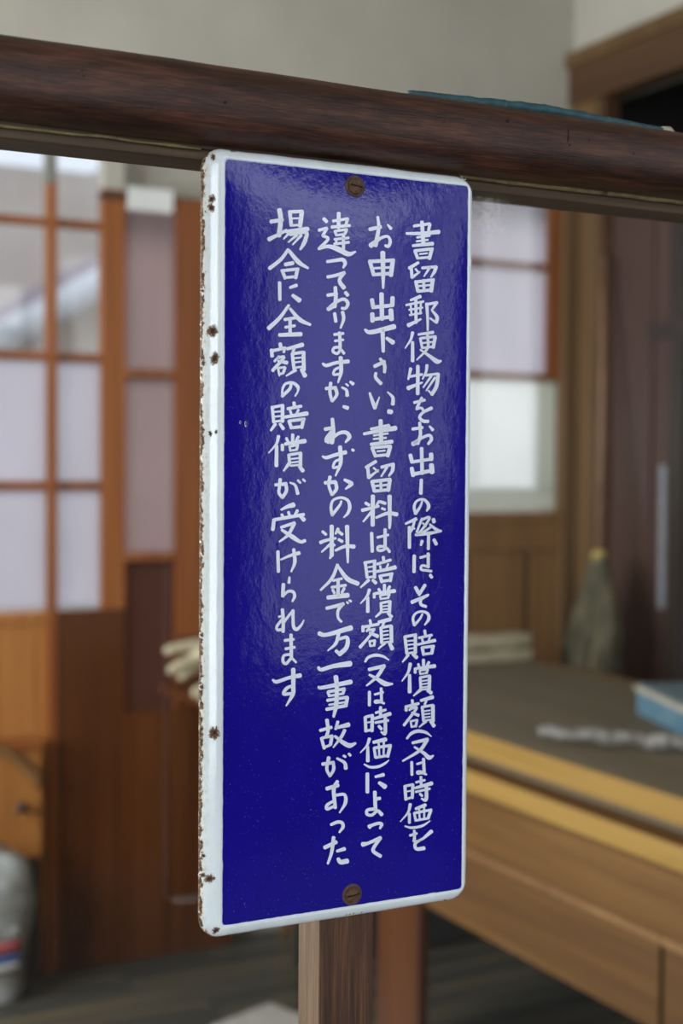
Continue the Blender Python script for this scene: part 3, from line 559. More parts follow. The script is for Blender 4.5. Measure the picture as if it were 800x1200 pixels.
for k in range(70):
    a = 2*math.pi*k/70; t0 = R.uniform(.15, .5)
    H = bt.z-zb0
    p0 = Vector((bt.x-.05*t0+math.cos(a)*(.022+.03*t0), bt.y-.030*t0+math.sin(a)*(.024+.085*t0), bt.z-H*t0))
    p1 = Vector((bt.x-.05+math.cos(a)*R.uniform(.05, .062), bt.y-.030+math.sin(a)*R.uniform(.085, .115), zb0+R.uniform(-.03, .05)))
    tube(bm, [p0, (p0+p1)/2+Vector((R.uniform(-.004, .004), R.uniform(-.004, .004), 0)), p1], .0028, 4)
obj('loose_straw', bm, STRAW, br, False, 'stuff')
obj('binding', tube(bmesh.new(), [bt+Vector((0, 0, .012)), bt-Vector((0, 0, .012)), bt-Vector((0, 0, .028))], [.018, .024, .024], 16), plain('yellow_binding_cord', (.50, .40, .13), .7, (.38, .29, .08), 200), br, True)

# blue patterned book with cream page edge, at the right end of the desk top
pb = onZ(738, 848, zTop)
bk = thing('cloth_box', 'blue mottled flat box with cream rim lying on desk near the broom', 'box', (pb.x+.2, pb.y-.1, zTop))
BLUE = plain('blue_mottled_cloth', (.02, .11, .18), .8, (.13, .21, .25), 75)
def rbox(cx, cy, z0, lx, ly, h, rot, bev=.003):
    bm = BX((-lx/2, -ly/2, 0), (lx/2, ly/2, h), bev)
    bmesh.ops.rotate(bm, verts=bm.verts, cent=(0, 0, 0), matrix=Matrix.Rotation(rot, 3, 'Z'))
    bmesh.ops.translate(bm, verts=bm.verts, vec=(cx, cy, z0)); return bm
qx, qy = pb.x+.17, pb.y-.14
obj('box_body', rbox(qx, qy, zTop+.0005, .30, .40, .052, -.35, .004), BLUE, bk)
obj('box_rim', rbox(qx, qy, zTop+.052, .31, .41, .012, -.35, .003), plain('cream_board_edge', (.42, .39, .30), .7), bk)
obj('box_lid', rbox(qx, qy, zTop+.064, .29, .39, .006, -.35, .002), plain('grey_blue_lid_cloth', (.10, .15, .17), .8, (.075, .12, .14), 40), bk)

# rolled cloth duster in front of it
ra_, rb_ = onZ(632, 858, zTop+.018), onZ(812, 872, zTop+.02)
bm = bmesh.new(); pts = []; rd = []
for i in range(15):
    t = i/14; p = ra_.lerp(rb_, t); p.z = zTop+.019+.004*math.sin(i*1.7); p.y += .006*math.sin(i*2.1)
    pts.append(p); rd.append(.009+.005*min(1, i/3)+.003*math.sin(i*1.3))
tube(bm, pts, rd, 12)
for v in bm.verts:
    v.co += Vector((R.uniform(-1, 1), R.uniform(-1, 1), R.uniform(-.3, 1)))*.0018
    v.co.z = max(v.co.z, zTop+.001)
ck = obj('rolled_cloth', bm, plain('grey_white_cloth', (.27, .26, .235), .9, (.09, .082, .07), 60, 0, .4), None, True)
tag(ck, 'rolled grey-white cloth lying across the desk top in front of the blue box', 'cloth')
# folded cream cloths at the far end of the desk
fa, fb = onZ(556, 774, zTop), onZ(617, 771, zTop)
CREAM = plain('cream_cotton', (.42, .38, .26), .9, (.34, .30, .19), 30, 0, .3)
yc = min(fa.y, fb.y, DY_F-.08)
yc = 3.38
xA, xB = onY(520, 770, yc).x, onY(616, 770, yc).x
cl = thing('folded_cloth_stack', 'two folded cream cloths stacked at the far end of the desk', 'cloth', ((xA+xB)/2, yc, zTop))
for i in range(2):
    bm = BX((xA, yc-.045, zTop+.001+i*.040), (xB-.008*i, yc+.045, zTop+.037+i*.040), .012)
    bmesh.ops.subdivide_edges(bm, edges=bm.edges[:], cuts=2, use_grid_fill=True)
    for v in bm.verts: v.co.z += .003*math.sin(v.co.x*40+i*2)*(1 if v.co.z > zTop+.02 else 0)
    obj('folded_cloth', bm, CREAM, cl, True)

# ================================================================ THINGS AT THE LEFT
# small honey-wood cabinet on legs under the left lattice
cy = 3.598
zc_ = onY(20, 868, cy).z; zu_ = onY(20, 1008, cy).z
xr_ = onY(50, 900, cy).x
ch = thing('low_cabinet', 'low honey-coloured wooden cabinet on dark legs with a dark knob before the left door', 'cabinet', (xr_-.3, cy+.02, 0))
obj('cabinet_body', BX((xr_-.55, cy, zu_), (xr_, cy+.05, zc_-.026), .006), W_HONEY, ch)
obj('cabinet_top', BX((xr_-.56, cy-.012, zc_-.026), (xr_+.006, cy+.052, zc_), .006), W_ORANGE, ch)
bm = bmesh.new()
arc = [onY(-30+8*i, 872+(1.0*max(0, i-1))**1.75, cy-.010) for i in range(11)]
tube(bm, arc, .014, 8)
obj('arched_rail', bm, W_PANEL, ch, True)
kb = onY(25, 946, cy-.02)
kn = tube(bmesh.new(), [kb+Vector((0, .022, 0)), kb+Vector((0, .006, 0)), kb, kb-Vector((0, .012, 0)), kb-Vector((0, .018, 0))], [.006, .007, .014, .016, .008], 14)
obj('knob', kn, W_DARK, ch, True)
for lx in (xr_-.54, xr_-.045):
    for ly_ in (cy+.005,):
        obj('leg', BX((lx, ly_, 0), (lx+.04, ly_+.035, zu_), .003), W_DARK, ch)
obj('dark_gap_board', BX((xr_-.50, cy+.042, .0), (xr_-.005, cy+.05, zu_)), W_DARK, ch)  # dark board added so the gap under the body reads dark

# white plastic bag on the floor with a blue and red label
by = 3.515
b0, b1 = onY(12, 1142, by), onY(12, 985, by)
cx_ = onY(-14, 1050, by).x; rx_ = onY(38, 1050, by).x - cx_; hh = b1.z - 0
sk = thing('plastic_bag', 'white plastic bag with blue and red striped label on floor at lower left', 'bag', (cx_, by, 0))
bm = bmesh.new(); rows, n = 14, 28; rings = []
prof = [(0, .70), (.03, .76), (.10, .78), (.22, .80), (.36, .86), (.50, .99), (.63, 1.06), (.74, 1.04), (.84, .94), (.90, .76), (.94, .50), (.96, .30), (.98, .36), (1.0, .30)]
for i, (t, r_) in enumerate(prof):
    ring = []
    for k in range(n):
        a = 2*math.pi*k/n
        rr = r_*(1+.05*math.sin(5*a+t*7)+.035*math.sin(11*a-t*13)*(t > .3)) + .04*noise.noise(Vector((math.cos(a)*2, math.sin(a)*2, t*5)))*(t > .05)
        ring.append(bm.verts.new((cx_+math.cos(a)*rx_*rr, by+math.sin(a)*rx_*.58*rr, .001+hh*t)))
    rings.append(ring)
for i in range(len(prof)-1):
    for k in range(n): bm.faces.new((rings[i][k], rings[i][(k+1) % n], rings[i+1][(k+1) % n], rings[i+1][k]))
bm.faces.new(rings[0]); bm.faces.new(rings[-1])
PLAST = plain('white_polythene', (.46, .50, .50), .35, (.20, .19, .15), 16, 0, .8)
sb_ = obj('bag_body', bm, PLAST, sk, True)
LB, LR, LWH = plain('label_blue', (.04, .14, .38), .5), plain('label_red', (.45, .10, .10), .5), plain('label_white', (.60, .60, .60), .5)
def band(z0, z1, m, nm):
    bm = bmesh.new(); cols = []
    for k in range(13):
        a = math.radians(-150+ k*8.5)
        rr = .94
        cols.append([bm.verts.new((cx_+math.cos(a)*rx_*rr, by+math.sin(a)*rx_*.58*rr, z)) for z in (z0, z1)])
    for k in range(12): bm.faces.new((cols[k][0], cols[k+1][0], cols[k+1][1], cols[k][1]))
    o = obj(nm, bm, m, sk, True); so = o.modifiers.new('thick', 'SOLIDIFY'); so.thickness = .0015
for a_, b__, m_, nm in ((1138, 1129, LWH, 'label_band'), (1129, 1119, LB, 'label_band'), (1119, 1103, LR, 'label_band'), (1103, 1085, LWH, 'label_band')):
    band(onY(12, a_, by-rx_*.5).z, onY(12, b__, by-rx_*.5).z, m_, nm)

# cotton gloves on a little wall shelf, half behind the sign
gy = 3.30
gs = onY(232, 822, gy)
sh = thing('wall_shelf', 'small dark wooden shelf on door side, mostly hidden by the sign', 'shelf', (gs.x+.14, gy+.15, gs.z-.05))
obj('shelf_board', BX((gs.x+.02, gy-.05, gs.z-.022), (gs.x+.30, YD-.02, gs.z-.006), .002), W_DARKDOOR, sh)
obj('bracket', BX((gs.x+.15, gy+.02, gs.z-.12), (gs.x+.17, YD-.02, gs.z-.022), .002), W_DARKDOOR, sh)
def glove(label, palm, fingers, m):
    bm = bmesh.new()
    bmesh.ops.create_icosphere(bm, subdivisions=3, radius=1, matrix=Matrix.Translation(palm)@Matrix.Diagonal((.055, .04, .026, 1)))
    for pa, pb_, r0, r1 in fingers:
        pts = (pa, pb_)
        n_ = 6; P_ = [Vector(pts[0]).lerp(Vector(pts[1]), i/n_)+Vector((0, 0, -.012*(i/n_)**2)) for i in range(n_+1)]
        tube(bm, P_+[P_[-1]+(P_[-1]-P_[-2])*.5], [r0+(r1-r0)*i/n_ for i in range(n_+1)]+[r1*.45], 10)
    o = obj('cotton_glove', bm, m, None, True); tag(o, label, 'glove')
    rm = o.modifiers.new('merge', 'REMESH'); rm.mode = 'VOXEL'; rm.voxel_size = .004; rm.use_smooth_shade = True
    return o
GL = plain('cream_glove_cotton', (.50, .45, .31), .9, (.42, .37, .24), 60, 0, .3)
def gp(px, py, dy=0): return onY(px, py, gy+dy)
glove('cream cotton glove on top, its finger tips pointing left of the sign', gp(246, 765), [(gp(238, 756), gp(196, 757), .017, .013), (gp(238, 768), gp(200, 780), .016, .012), (gp(240, 776, .02), gp(212, 788), .016, .012)], GL)
glove('cream cotton glove underneath, one finger tip showing beside the sign', gp(256, 806, .02), [(gp(250, 802, .02), gp(228, 808, .01), .017, .014), (gp(250, 812, .04), gp(236, 815, .05), .016, .013)], GL)

# pale sheet on the floor near the post
ps = onZ(305, 1196, .002)
bm = BX((-.10, -.16, .001), (.10, .16, .010), .002)
bmesh.ops.rotate(bm, verts=bm.verts, cent=(0, 0, 0), matrix=Matrix.Rotation(.35, 3, 'Z')); bmesh.ops.translate(bm, verts=bm.verts, vec=(ps.x+.02, ps.y-.11, 0))
tag(obj('newspaper', bm, plain('pale_paper', (.50, .49, .44), .8, None, 30)), 'pale folded paper lying on floor beside the bottom of the post', 'paper')

# ================================================================ COUNTER SCREEN
gpn = thing('counter_screen', 'wooden-framed glass counter screen with a thick dark round top rail', 'screen', (.5, YG, .885))
SX0, SX1 = XL, 1.95
bm = bmesh.new()
NS, NR = 170, 28
AZ, AY, RZ, RY = 1.5523, .7560, .0213, .0235
rings = []
for i in range(NS+1):
    x = -.5 + 2.6*i/NS
    ring = []
    for k in range(NR):
        a = 2*math.pi*k/NR
        ca, sa = math.cos(a), math.sin(a)
        e = 2/2.5
        yy = RY*math.copysign(abs(ca)**e, ca); zz_ = RZ*math.copysign(abs(sa)**e, sa)
        wob = .0007*noise.noise(Vector((x*9, math.cos(a)*1.2, math.sin(a)*1.2)))+.00035*noise.noise(Vector((x*45, math.cos(a)*3, math.sin(a)*3)))
        ring.append(bm.verts.new((x, AY+yy*(1+wob/.02), AZ+zz_*(1+wob/.02))))
    rings.append(ring)
for i in range(NS):
    for k in range(NR): bm.faces.new((rings[i][k], rings[i][(k+1) % NR], rings[i+1][(k+1) % NR], rings[i+1][k]))
bm.faces.new(rings[0]); bm.faces.new(rings[-1])
tr = obj('top_rail', bm, W_RAIL, gpn, True)
# worm holes and a nick in the rail
HOLE = plain('worm_hole_dark', (.008, .004, .003), .9)
def railpt(px, py):
    d = ray(px, py); o_ = Vector((0, 0, CZ)); best = None
    t = .6
    while t < 1.1:
        p = o_ + d*t
        if (abs((p.y-AY)/RY))**2.5 + (abs((p.z-AZ)/RZ))**2.5 <= 1: return p
        t += .0005
    return None
for px, py, r_ in ((98, 90, .0007), (96, 83, .0005), (264, 120, .0009), (505, 145, .0006), (595, 142, .0008), (667, 170, .0007), (690, 164, .0008), (700, 172, .0006), (742, 180, .0009), (780, 190, .0007), (520, 143, .0005)):
    p = railpt(px, py)
    if p: obj('worm_hole', tube(bmesh.new(), [p+Vector((0, .002, 0)), p-Vector((0, .0002, 0))], r_, 8), HOLE, gpn)
p1, p2 = railpt(666, 152), railpt(663, 173)
obj('nick', tube(bmesh.new(), [p1+Vector((0, .0003, 0)), (p1+p2)/2+Vector((.0006, .0001, 0)), p2+Vector((0, .0003, 0))], [.0004, .0008, .0003], 6), HOLE, gpn)
# head trim below the rail, the groove and the putty
zt0, zt1 = AZ-RZ+.002, onY(0, 163, .772).z
obj('head_trim', BX((-.5, .768, zt1), (SX1, .800, zt0+.003), .0015), W_TRIM, gpn)
obj('head_bead', BX((-.5, .764, zt1+.0055), (SX1, .770, zt0), .001), W_TRIM, gpn)
PUT = plain('yellowed_putty', (.22, .17, .07), .6, (.13, .095, .04), 120, 0, .6)
def putty(x0, x1, z, r_):
    bm = bmesh.new(); n_ = int((x1-x0)/.006)
    pts = [(x0+(x1-x0)*i/n_, .7640+.0006*noise.noise(Vector((i*.5, 0, 0))), z+.0008*noise.noise(Vector((i*.23, 5, 0)))) for i in range(n_+1)]
    tube(bm, pts, [r_*(1+.3*noise.noise(Vector((i*.4, 9, 0)))) for i in range(n_+1)], 8); return bm
obj('putty', putty(.13, .305, zt1+.0055, .0009), PUT, gpn, True)
obj('putty', putty(.478, .590, zt1+.0075, .0021), PUT, gpn, True)
obj('putty', putty(.594, .80, zt1+.0075, .0021), PUT, gpn, True)
obj('glass_pane', BX((-.5, YG, .93), (.405, YG+.003, zt1+.004)), GLASS, gpn)
obj('glass_pane', BX((.415, YG, .93), (SX1, YG+.003, zt1+.004)), GLASS, gpn)
mx0, mx1 = onY(376, 1150, .7530).x, onY(437, 1150, .7530).x
zs = 1.16
V1 = CZ+.17756
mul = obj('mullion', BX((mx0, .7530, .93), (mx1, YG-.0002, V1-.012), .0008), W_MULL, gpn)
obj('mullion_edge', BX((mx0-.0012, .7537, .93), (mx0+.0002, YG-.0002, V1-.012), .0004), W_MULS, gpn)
obj('mullion_back', BX((mx0+.014, YG+.0035, .93), (mx1-.002, YG+.012, zt0), .0008), W_MULL, gpn)
obj('bottom_rail', BX((-.5, .75, .885), (SX1, .81, .931), .003), W_MULL, gpn)
hp = onY(411, 1107, .758)
obj('nail_hole', tube(bmesh.new(), [hp+Vector((0, .002, 0)), hp-Vector((0, .0006, 0))], .0011, 10), HOLE, gpn)

# teal cord lying along the top of the rail
bm = bmesh.new(); pts = []; rd = []
for i in range(61):
    t = i/60; px = 478+ (779-478)*t
    q = onY(px, 110+ (154-110)*t, AY-.004)
    x = q.x
    pts.append((x, AY-.004+.002*math.sin(t*9)+.0012*noise.noise(Vector((t*14, 0, 3))), AZ+RZ*.95+.0018+.0014*math.sin(t*math.pi)**.7+.0005*noise.noise(Vector((t*20, 7, 0)))))
    rd.append((.0016+.0014*math.sin(t*math.pi)**.5)*(1+.22*noise.noise(Vector((t*26, 2, 2)))))
tube(bm, pts, rd, 10)
TEAL = plain('teal_fabric_tape', (.022, .085, .105), .55, (.012, .05, .068), 150, 0, .6)
cd = thing('taped_cord', 'cord wrapped in teal tape lying along the top of the wooden rail', 'cord', tuple(pts[30]))
obj('tape', bm, TEAL, cd, True)
pe = Vector(pts[-1])
obj('cord_end', tube(bmesh.new(), [pe-Vector((.002, 0, 0)), pe+Vector((.004, 0, .0006)), pe+Vector((.009, 0, -.001)), pe+Vector((.05, .002, -.0016))], [.0024, .0026, .0010, .0009], 8), plain('off_white_cord', (.42, .38, .32), .7, None, 200), cd, True)
for k in (8, 14, 22, 31, 38, 47, 55):
    p = Vector(pts[k]); q = Vector(pts[k+1]); d_ = (q-p).normalized()
    obj('tape_wrap', tube(bmesh.new(), [p-d_*.0004, p, p+d_*.0022], [rd[k]*.98, rd[k]*1.09, rd[k]*1.0], 10), TEAL, cd, True)

# ================================================================ THE ENAMEL SIGN
SY = .7465
U0, U1, V0, V1 = .30035, .47952, CZ-.27244, CZ+.17756       # outer edges (x and z)
tl, tr2, br2, bl = onY(262, 187, SY), onY(547.5, 217.5, SY), onY(541, 1042, SY), onY(262, 1083.5, SY)
B0, B1 = (tl.x+bl.x)/2, (tr2.x+br2.x)/2
Cz0, Cz1 = (bl.z+br2.z)/2, (tl.z+tr2.z)/2
def dome(x, z):
    u = (x-(B0+B1)/2)/((B1-B0)/2); v = (z-(Cz0+Cz1)/2)/((Cz1-Cz0)/2)
    u = max(-1, min(1, u)); v = max(-1, min(1, v))
    return DOME*(1-u*u)**.75*(1-abs(v)**6)
DOME = .0020
sg = thing('enamel_sign', 'tall blue enamel sign with white Japanese lettering and rust-chipped white border', 'sign', (.39, SY, V0))
def m_enamel(name, c, wear):
    m, n, b = mat(name)
    b.inputs['Roughness'].default_value = .10; b.inputs['IOR'].default_value = 1.5
    z = nmap(n, (70, 70, 45), 5, .6); z2 = nmap(n, (900,)*3, 2)
    r = ramp(n, nmap(n, (30, 30, 14), 4).outputs['Fac'], ((.35, tuple(x*.86 for x in c)), (.65, c)))
    base = r.outputs[0]
    if wear == 'blue':
        sp = ramp(n, nmap(n, (1500,)*3, 1, .4).outputs['Fac'], ((.745, (0, 0, 0)), (.80, (.5, .5, .5))))
        mm = n.nodes.new('ShaderNodeMixRGB'); n.links.new(sp.outputs[0], mm.inputs[0]); n.links.new(base, mm.inputs[1]); mm.inputs[2].default_value = (.34, .38, .62, 1)
        base = mm.outputs[0]
    if wear == 'rim':
        at = n.nodes.new('ShaderNodeAttribute'); at.attribute_name = 'edge'
        f1 = nmap(n, (420, 420, 260), 4, .65)
        ad = n.nodes.new('ShaderNodeMath'); ad.operation = 'ADD'; n.links.new(f1.outputs['Fac'], ad.inputs[0]); n.links.new(at.outputs['Fac'], ad.inputs[1])
        rr = ramp(n, ad.outputs[0], ((1.0*.98, (0, 0, 0)), (1.0, (1, 1, 1))))
        # rust strength runs 0..1 in 'edge'; shift so that only edges pass
        sub = n.nodes.new('ShaderNodeMath'); sub.operation = 'SUBTRACT'; n.links.new(ad.outputs[0], sub.inputs[0]); sub.inputs[1].default_value = .20
        rr = ramp(n, sub.outputs[0], ((.74, (0, 0, 0)), (.79, (1, 1, 1))))
        yl = ramp(n, sub.outputs[0], ((.48, (0, 0, 0)), (.78, (.55, .55, .55))))
        m1 = n.nodes.new('ShaderNodeMixRGB'); n.links.new(yl.outputs[0], m1.inputs[0]); n.links.new(base, m1.inputs[1]); m1.inputs[2].default_value = (.62, .50, .28, 1)
        rc = ramp(n, nmap(n, (900, 900, 900), 2).outputs['Fac'], ((.40, (.02, .010, .006)), (.52, (.09, .036, .016)), (.66, (.34, .20, .09))))
        m2 = n.nodes.new('ShaderNodeMixRGB'); n.links.new(rr.outputs[0], m2.inputs[0]); n.links.new(m1.outputs[0], m2.inputs[1]); n.links.new(rc.outputs[0], m2.inputs[2])
        base = m2.outputs[0]
        mr = n.nodes.new('ShaderNodeMath'); mr.operation = 'MULTIPLY_ADD'; mr.inputs[1].default_value = .6; mr.inputs[2].default_value = .13
        n.links.new(rr.outputs[0], mr.inputs[0]); n.links.new(mr.outputs[0], b.inputs['Roughness'])
    n.links.new(base, b.inputs['Base Color'])
    k = n.nodes.new('ShaderNodeBump'); k.inputs['Strength'].default_value = .42; k.inputs['Distance'].default_value = .0006
    n.links.new(z.outputs['Fac'], k.inputs['Height'])
    k2 = n.nodes.new('ShaderNodeBump'); k2.inputs['Strength'].default_value = .12; k2.inputs['Distance'].default_value = .0002
    n.links.new(z2.outputs['Fac'], k2.inputs['Height']); n.links.new(k.outputs[0], k2.inputs['Normal']); n.links.new(k2.outputs[0], b.inputs['Normal'])
    return m
E_WHITE = m_enamel('white_enamel', (.78, .86, .90), 'rim')
E_BLUE = m_enamel('blue_enamel', (.009, .005, .25), 'blue')
E_TEXT = m_enamel('lettering_enamel', (.78, .84, .96), 'text')

def rrect(x0, z0, x1, z1, r, nc=8, ne=60, nw=24):
    pts = []
    def arc(cx, cz, a0):
        for k in range(nc+1):
            a = math.radians(a0 + 90*k/nc); pts.append((cx+r*math.cos(a), cz+r*math.sin(a)))
    def seg(a, b, n_):
        for k in range(1, n_): pts.append((a[0]+(b[0]-a[0])*k/n_, a[1]+(b[1]-a[1])*k/n_))
    arc(x1-r, z1-r, 0); seg((x1-r, z1), (x0+r, z1), nw); arc(x0+r, z1-r, 90); seg((x0, z1-r), (x0, z0+r), ne)
    arc(x0+r, z0+r, 180); seg((x0+r, z0), (x1-r, z0), nw); arc(x1-r, z0+r, 270); seg((x1, z0+r), (x1, z1-r), ne)
    return pts
inner = rrect(B0, Cz0, B1, Cz1, .0016); outer = rrect(U0, V0, U1, V1, .0125)
prof = [(-.10, -.0006), (0, 0), (.05, .0005), (.13, .0008), (.24, .0007), (.40, .0001), (.58, -.0007), (.74, -.0016), (.86, -.0027), (.94, -.0036), (.985, -.0043), (1.0, -.0052), (1.0, -.0062)]
def rimh(t):
    for (a, ha), (b, hb) in zip(prof, prof[1:]):
        if a <= t <= b and b > a: return ha+(hb-ha)*(t-a)/(b-a)
    return 0
bm = bmesh.new(); ly = bm.verts.layers.float.new('edge')
loops = []
cxm, czm = (U0+U1)/2, (V0+V1)/2
for j, (t, h) in enumerate(prof):
    lp = []
    for i, ((ax, az), (bx_, bz)) in enumerate(zip(inner, outer)):
        x = ax+(bx_-ax)*t; z = az+(bz-az)*t
        wob = noise.noise(Vector((x*60, z*60, 1)))*.00035*max(t, 0)
        x += wob*(1 if bx_ > cxm else -1)*.8; z += wob*(1 if bz > czm else -1)
        v = bm.verts.new((x, SY-h, z))
        left = 1.0 if bx_ < U0+.004 else (.72 if (bz < V0+.004) else .55 if bz > V1-.004 else .50)
        if bx_ < U0+.02 and (bz < V0+.01): left = .9
        # rust lives on the outer turn of the rim
        e_ = max(0, (t-.50)/.50)**2.2
        v[ly] = e_*left*.50 + (.10 if t > .2 and bx_ < U0+.004 else 0)
        lp.append(v)
    loops.append(lp)
N = len(inner)
for a, b in zip(loops, loops[1:]):
    for i in range(N): bm.faces.new((a[i], a[(i+1) % N], b[(i+1) % N], b[i]))
bm.faces.new(loops[0])
obj('back_plate', BX((U0+.006, SY+.0015, V0+.006), (U1-.006, SY+.0058, V1-.006), .0015), plain('rusted_back', (.06, .03, .02), .8, (.02, .012, .01), 60), sg)
obj('border', bm, E_WHITE, sg, True)
# blue field, slightly domed, with a hand-cut edge
bm = bmesh.new(); gx, gz = 70, 190; G = []
for i in range(gx+1):
    row = []
    for j in range(gz+1):
        x = B0+(B1-B0)*i/gx; z = Cz0+(Cz1-Cz0)*j/gz
        hh_ = dome(x, z)+.00012
        if i in (0, gx): x += .0003*noise.noise(Vector((z*130, i, 0)))+.0002*noise.noise(Vector((z*600, i, 3)))
        if j in (0, gz): z += .0003*noise.noise(Vector((x*180, j, 0)))+.0003*noise.noise(Vector((x*700, j, 3)))
        if i in (0, gx) and j in (0, gz): x += .0006*(1 if i == 0 else -1); z += .0006*(1 if j == 0 else -1)
        row.append(bm.verts.new((x, SY-hh_, z)))
    G.append(row)
for i in range(gx):
    for j in range(gz): bm.faces.new((G[i][j], G[i+1][j], G[i+1][j+1], G[i][j+1]))
# short skirt so that the coat has thickness
obj('blue_field', bm, E_BLUE, sg, True)

def sfc(px, py, lift=.00045):
    p = onY(px, py, SY); h = dome(p.x, p.z)
    p = onY(px, py, SY-h-lift); return p
def catmull(P, seg=5):
    if len(P) == 2:
        return [P[0].lerp(P[1], i/seg) for i in range(seg+1)]
    Q = [P[0]*2-P[1]]+P+[P[-1]*2-P[-2]]; out = []
    for i in range(1, len(Q)-2):
        a, b, c, d = Q[i-1:i+3]
        for k in range(seg):
            t = k/seg
            out.append(.5*((2*b)+(c-a)*t+(2*a-5*b+4*c-d)*t*t+(3*b-a-3*c+d)*t*t*t))
    out.append(Q[-2]); return out
def ribbon(bm, pts, W, ox, oy):
    P = [Vector((x, y)) for x, y in pts]
    if len(W) == 1: W = W*len(P)
    if len(W) == 2 and len(P) != 2:
        W = [W[0]+(W[1]-W[0])*i/(len(P)-1) for i in range(len(P))]
    while len(W) < len(P): W.append(W[-1])
    seg = 5; S = catmull(P, seg); n_ = len(S)
    ws = []
    for i in range(n_):
        f = i/(n_-1)*(len(P)-1); k = min(int(f), len(P)-2); ws.append((W[k]+(W[k+1]-W[k])*(f-k))*WS)
    L, Rr = [], []
    for i, s in enumerate(S):
        t = (S[min(i+1, n_-1)]-S[max(i-1, 0)]); t = t.normalized() if t.length > 0 else Vector((1, 0))
        nn = Vector((-t.y, t.x))*ws[i]/2
        L.append(s+nn); Rr.append(s-nn)
    t0 = (S[1]-S[0]).normalized(); t1 = (S[-1]-S[-2]).normalized()
    def cap(c, t, w):
        nn = Vector((-t.y, t.x)); return [c + (nn*math.cos(a)+t*math.sin(a)*.72)*w/2 for a in [math.pi*k/6 for k in range(1, 6)]]
    mk = lambda q: bm.verts.new(sfc(ox+q.x*.15, oy+q.y*.15))
    Lv = [mk(q) for q in L]; Rv = [mk(q) for q in Rr]
    for i in range(n_-1): 
        bm.faces.new((Lv[i], Lv[i+1], Rv[i+1], Rv[i]))
    e1 = [mk(q) for q in cap(S[-1], t1, ws[-1])]; bm.faces.new([Lv[-1]]+e1+[Rv[-1]])
    e0 = [mk(q) for q in cap(S[0], -t0, ws[0])]; bm.faces.new([Rv[0]]+e0+[Lv[0]])
WS = 1.02
for c in (1, 2, 3, 4):
    bm = bmesh.new()
    for tile, txt in COL[c]:
        ox, oy = TILES[tile]
        for s in txt.replace('\n', '').split(';'):
            if not s.strip(): continue
            ww, pp = s.split('|')
            W = [float(q) for q in (ww.split('-') if '-' in ww else ww.split(','))]
            ribbon(bm, [tuple(map(float, q.split(','))) for q in pp.split()], W, ox, oy)
    obj('lettering_column', bm, E_TEXT, sg)

# rust chips on the border
m, n, b = mat('rust_chip'); at = n.nodes.new('ShaderNodeAttribute'); at.attribute_name = 'rad'
z = nmap(n, (1300,)*3, 3, .6)
ad = n.nodes.new('ShaderNodeMath'); ad.operation = 'MULTIPLY_ADD'; ad.inputs[1].default_value = -.55; n.links.new(at.outputs['Fac'], ad.inputs[0]); n.links.new(z.outputs['Fac'], ad.inputs[2])
r = ramp(n, ad.outputs[0], ((.02, (.66, .74, .76)), (.07, (.30, .17, .10)), (.15, (.10, .045, .025)), (.24, (.22, .11, .06)), (.30, (.05, .022, .013)), (.42, (.03, .014, .010)))); n.links.new(r.outputs[0], b.inputs['Base Color'])
b.inputs['Roughness'].default_value = .85; bump(n, b, z.outputs['Fac'], .8, .0006); CHIP = m
def chip(px, py, rw, rh, seed):
    """irregular flake with a dark core; sizes in millimetres"""
    rr_ = random.Random(seed); p = onY(px, py, SY)
    bm = bmesh.new(); ly = bm.verts.layers.float.new('rad'); n_ = 36; ph = rr_.uniform(0, 6)
    def hz(x, z):
        tx = max((B0-x)/(B0-U0), (x-B1)/(U1-B1), (Cz0-z)/(Cz0-V0), (z-Cz1)/(V1-Cz1))
        return rimh(min(max(tx, 0), 1)) if tx > 0 else dome(x, z)
    rim = [1+.13*math.sin(2*math.pi*k/n_*2+ph)+.10*math.sin(2*math.pi*k/n_*5+ph*2)+rr_.uniform(-.06, .06) for k in range(n_)]
    rings = []
    for q in (.0, .35, .6, .8, 1.0):
        ring = []
        for k in range(n_ if q else 1):
            a = 2*math.pi*k/n_; x = p.x+math.cos(a)*rw*.001*q*(rim[k] if q > .5 else 1); zz__ = p.z+math.sin(a)*rh*.001*q*(rim[k] if q > .5 else 1)
            v = bm.verts.new((x, SY-hz(x, zz__)-.00035+(.0003 if q == 0 else 0)+(.0003 if q == 1 else 0), zz__)); v[ly] = q; ring.append(v)
        rings.append(ring)
    for k in range(n_): bm.faces.new((rings[0][0], rings[1][k], rings[1][(k+1) % n_]))
    for a, b_ in zip(rings[1:], rings[2:]):
        for k in range(n_): bm.faces.new((a[k], a[(k+1) % n_], b_[(k+1) % n_], b_[k]))
    obj('rust_chip', bm, CHIP, sg, True)
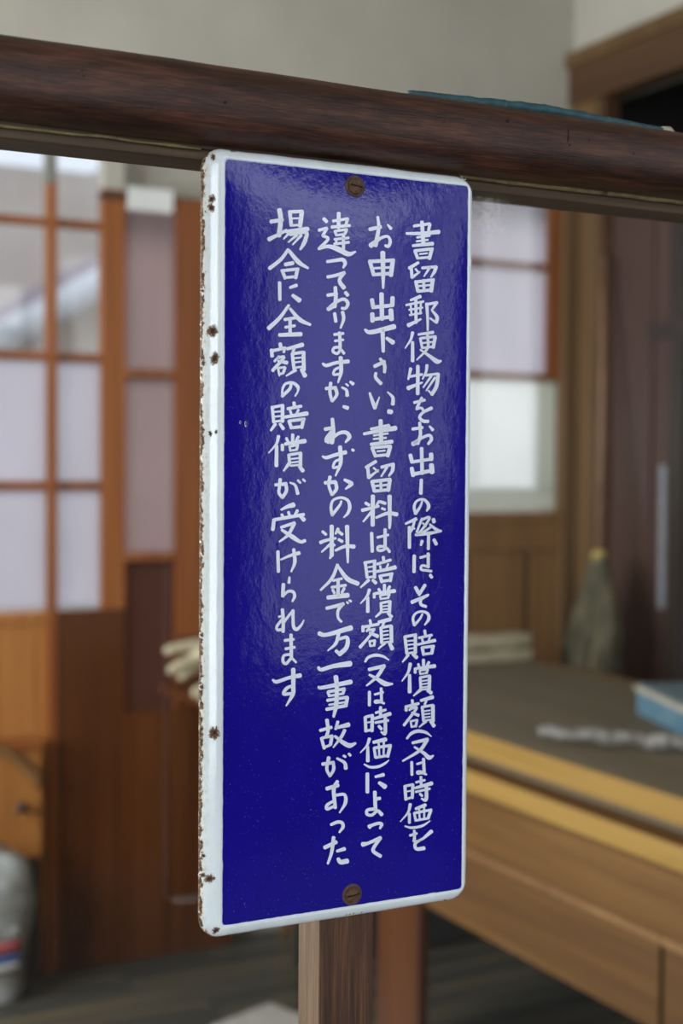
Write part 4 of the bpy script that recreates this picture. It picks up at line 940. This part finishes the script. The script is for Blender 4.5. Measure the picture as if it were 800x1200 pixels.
for i, c in enumerate(((248.5, 233, 1.9, 3.0), (248, 243, 2.2, 2.6), (249, 388, 3.2, 4.0), (251.5, 420, 2.8, 3.7), (240.5, 425, 1.2, 2.0), (253, 506, .9, 1.3), (247, 508, 1.2, 1.6), (251, 859, 3.0, 4.6),
      (246, 1030, 2.9, 3.0), (239.5, 1027, 1.6, 1.7), (252.5, 1090, 2.6, 2.1), (250, 184, 1.7, 2.1), (274, 176, 2.6, 1.0), (545.5, 208, 1.6, 1.6), (240, 1004, 1.2, 1.6), (239, 806, 1.2, 1.5), (239, 745, 1.1, 1.5), (281, 495, .7, .9), (287, 497, .8, 1.5), (524, 1056, 2.0, .7), (240, 340, .9, 1.0))):
    chip(*c, 100+i)
for i, (px, py) in enumerate(((395, 1077), (390, 1079), (407, 1073), (411, 1072), (415, 1071), (425, 1070))):
    chip(px, py, .5, .8, 300+i)
# two rusty slotted screws
RUST = plain('rusty_steel', (.16, .085, .045), .75, (.075, .038, .022), 500, .3, .7)
STAIN = plain('rust_stain', (.10, .055, .04), .8, (.05, .025, .03), 300)
def screw(px, py, ang):
    p = sfc(px, py, 0)
    def disc(r_, h0, h1, mname):
        return tube(bmesh.new(), [p+Vector((0, .0005, 0)), p-Vector((0, h0, 0)), p-Vector((0, h1, 0))], [r_, r_, r_*.8], 28)
    s_ = obj('screw_washer', tube(bmesh.new(), [p+Vector((0, .001, 0)), p-Vector((0, .0004, 0)), p-Vector((0, .0007, 0))], [.0068, .0066, .0052], 28), STAIN, sg, True)
    bm = bmesh.new(); prof_ = ((.0047, .0004), (.0048, .0010), (.0044, .0017), (.0033, .0023), (.0018, .0026))
    tube(bm, [p-Vector((0, h, 0)) for _, h in prof_], [r_ for r_, _ in prof_], 28)
    hd_ = obj('screw_head', bm, RUST, sg, True)
    bm = BX((-.0040, -.0008, -.00045), (.0040, .0006, .00045), .0001)
    bmesh.ops.rotate(bm, verts=bm.verts, cent=(0, 0, 0), matrix=Matrix.Rotation(ang, 3, 'Y')); bmesh.ops.translate(bm, verts=bm.verts, vec=p-Vector((0, .0020, 0)))
    obj('screw_slot', bm, HOLE, hd_)
screw(415.5, 218.5, .12); screw(412, 1048, -.12)
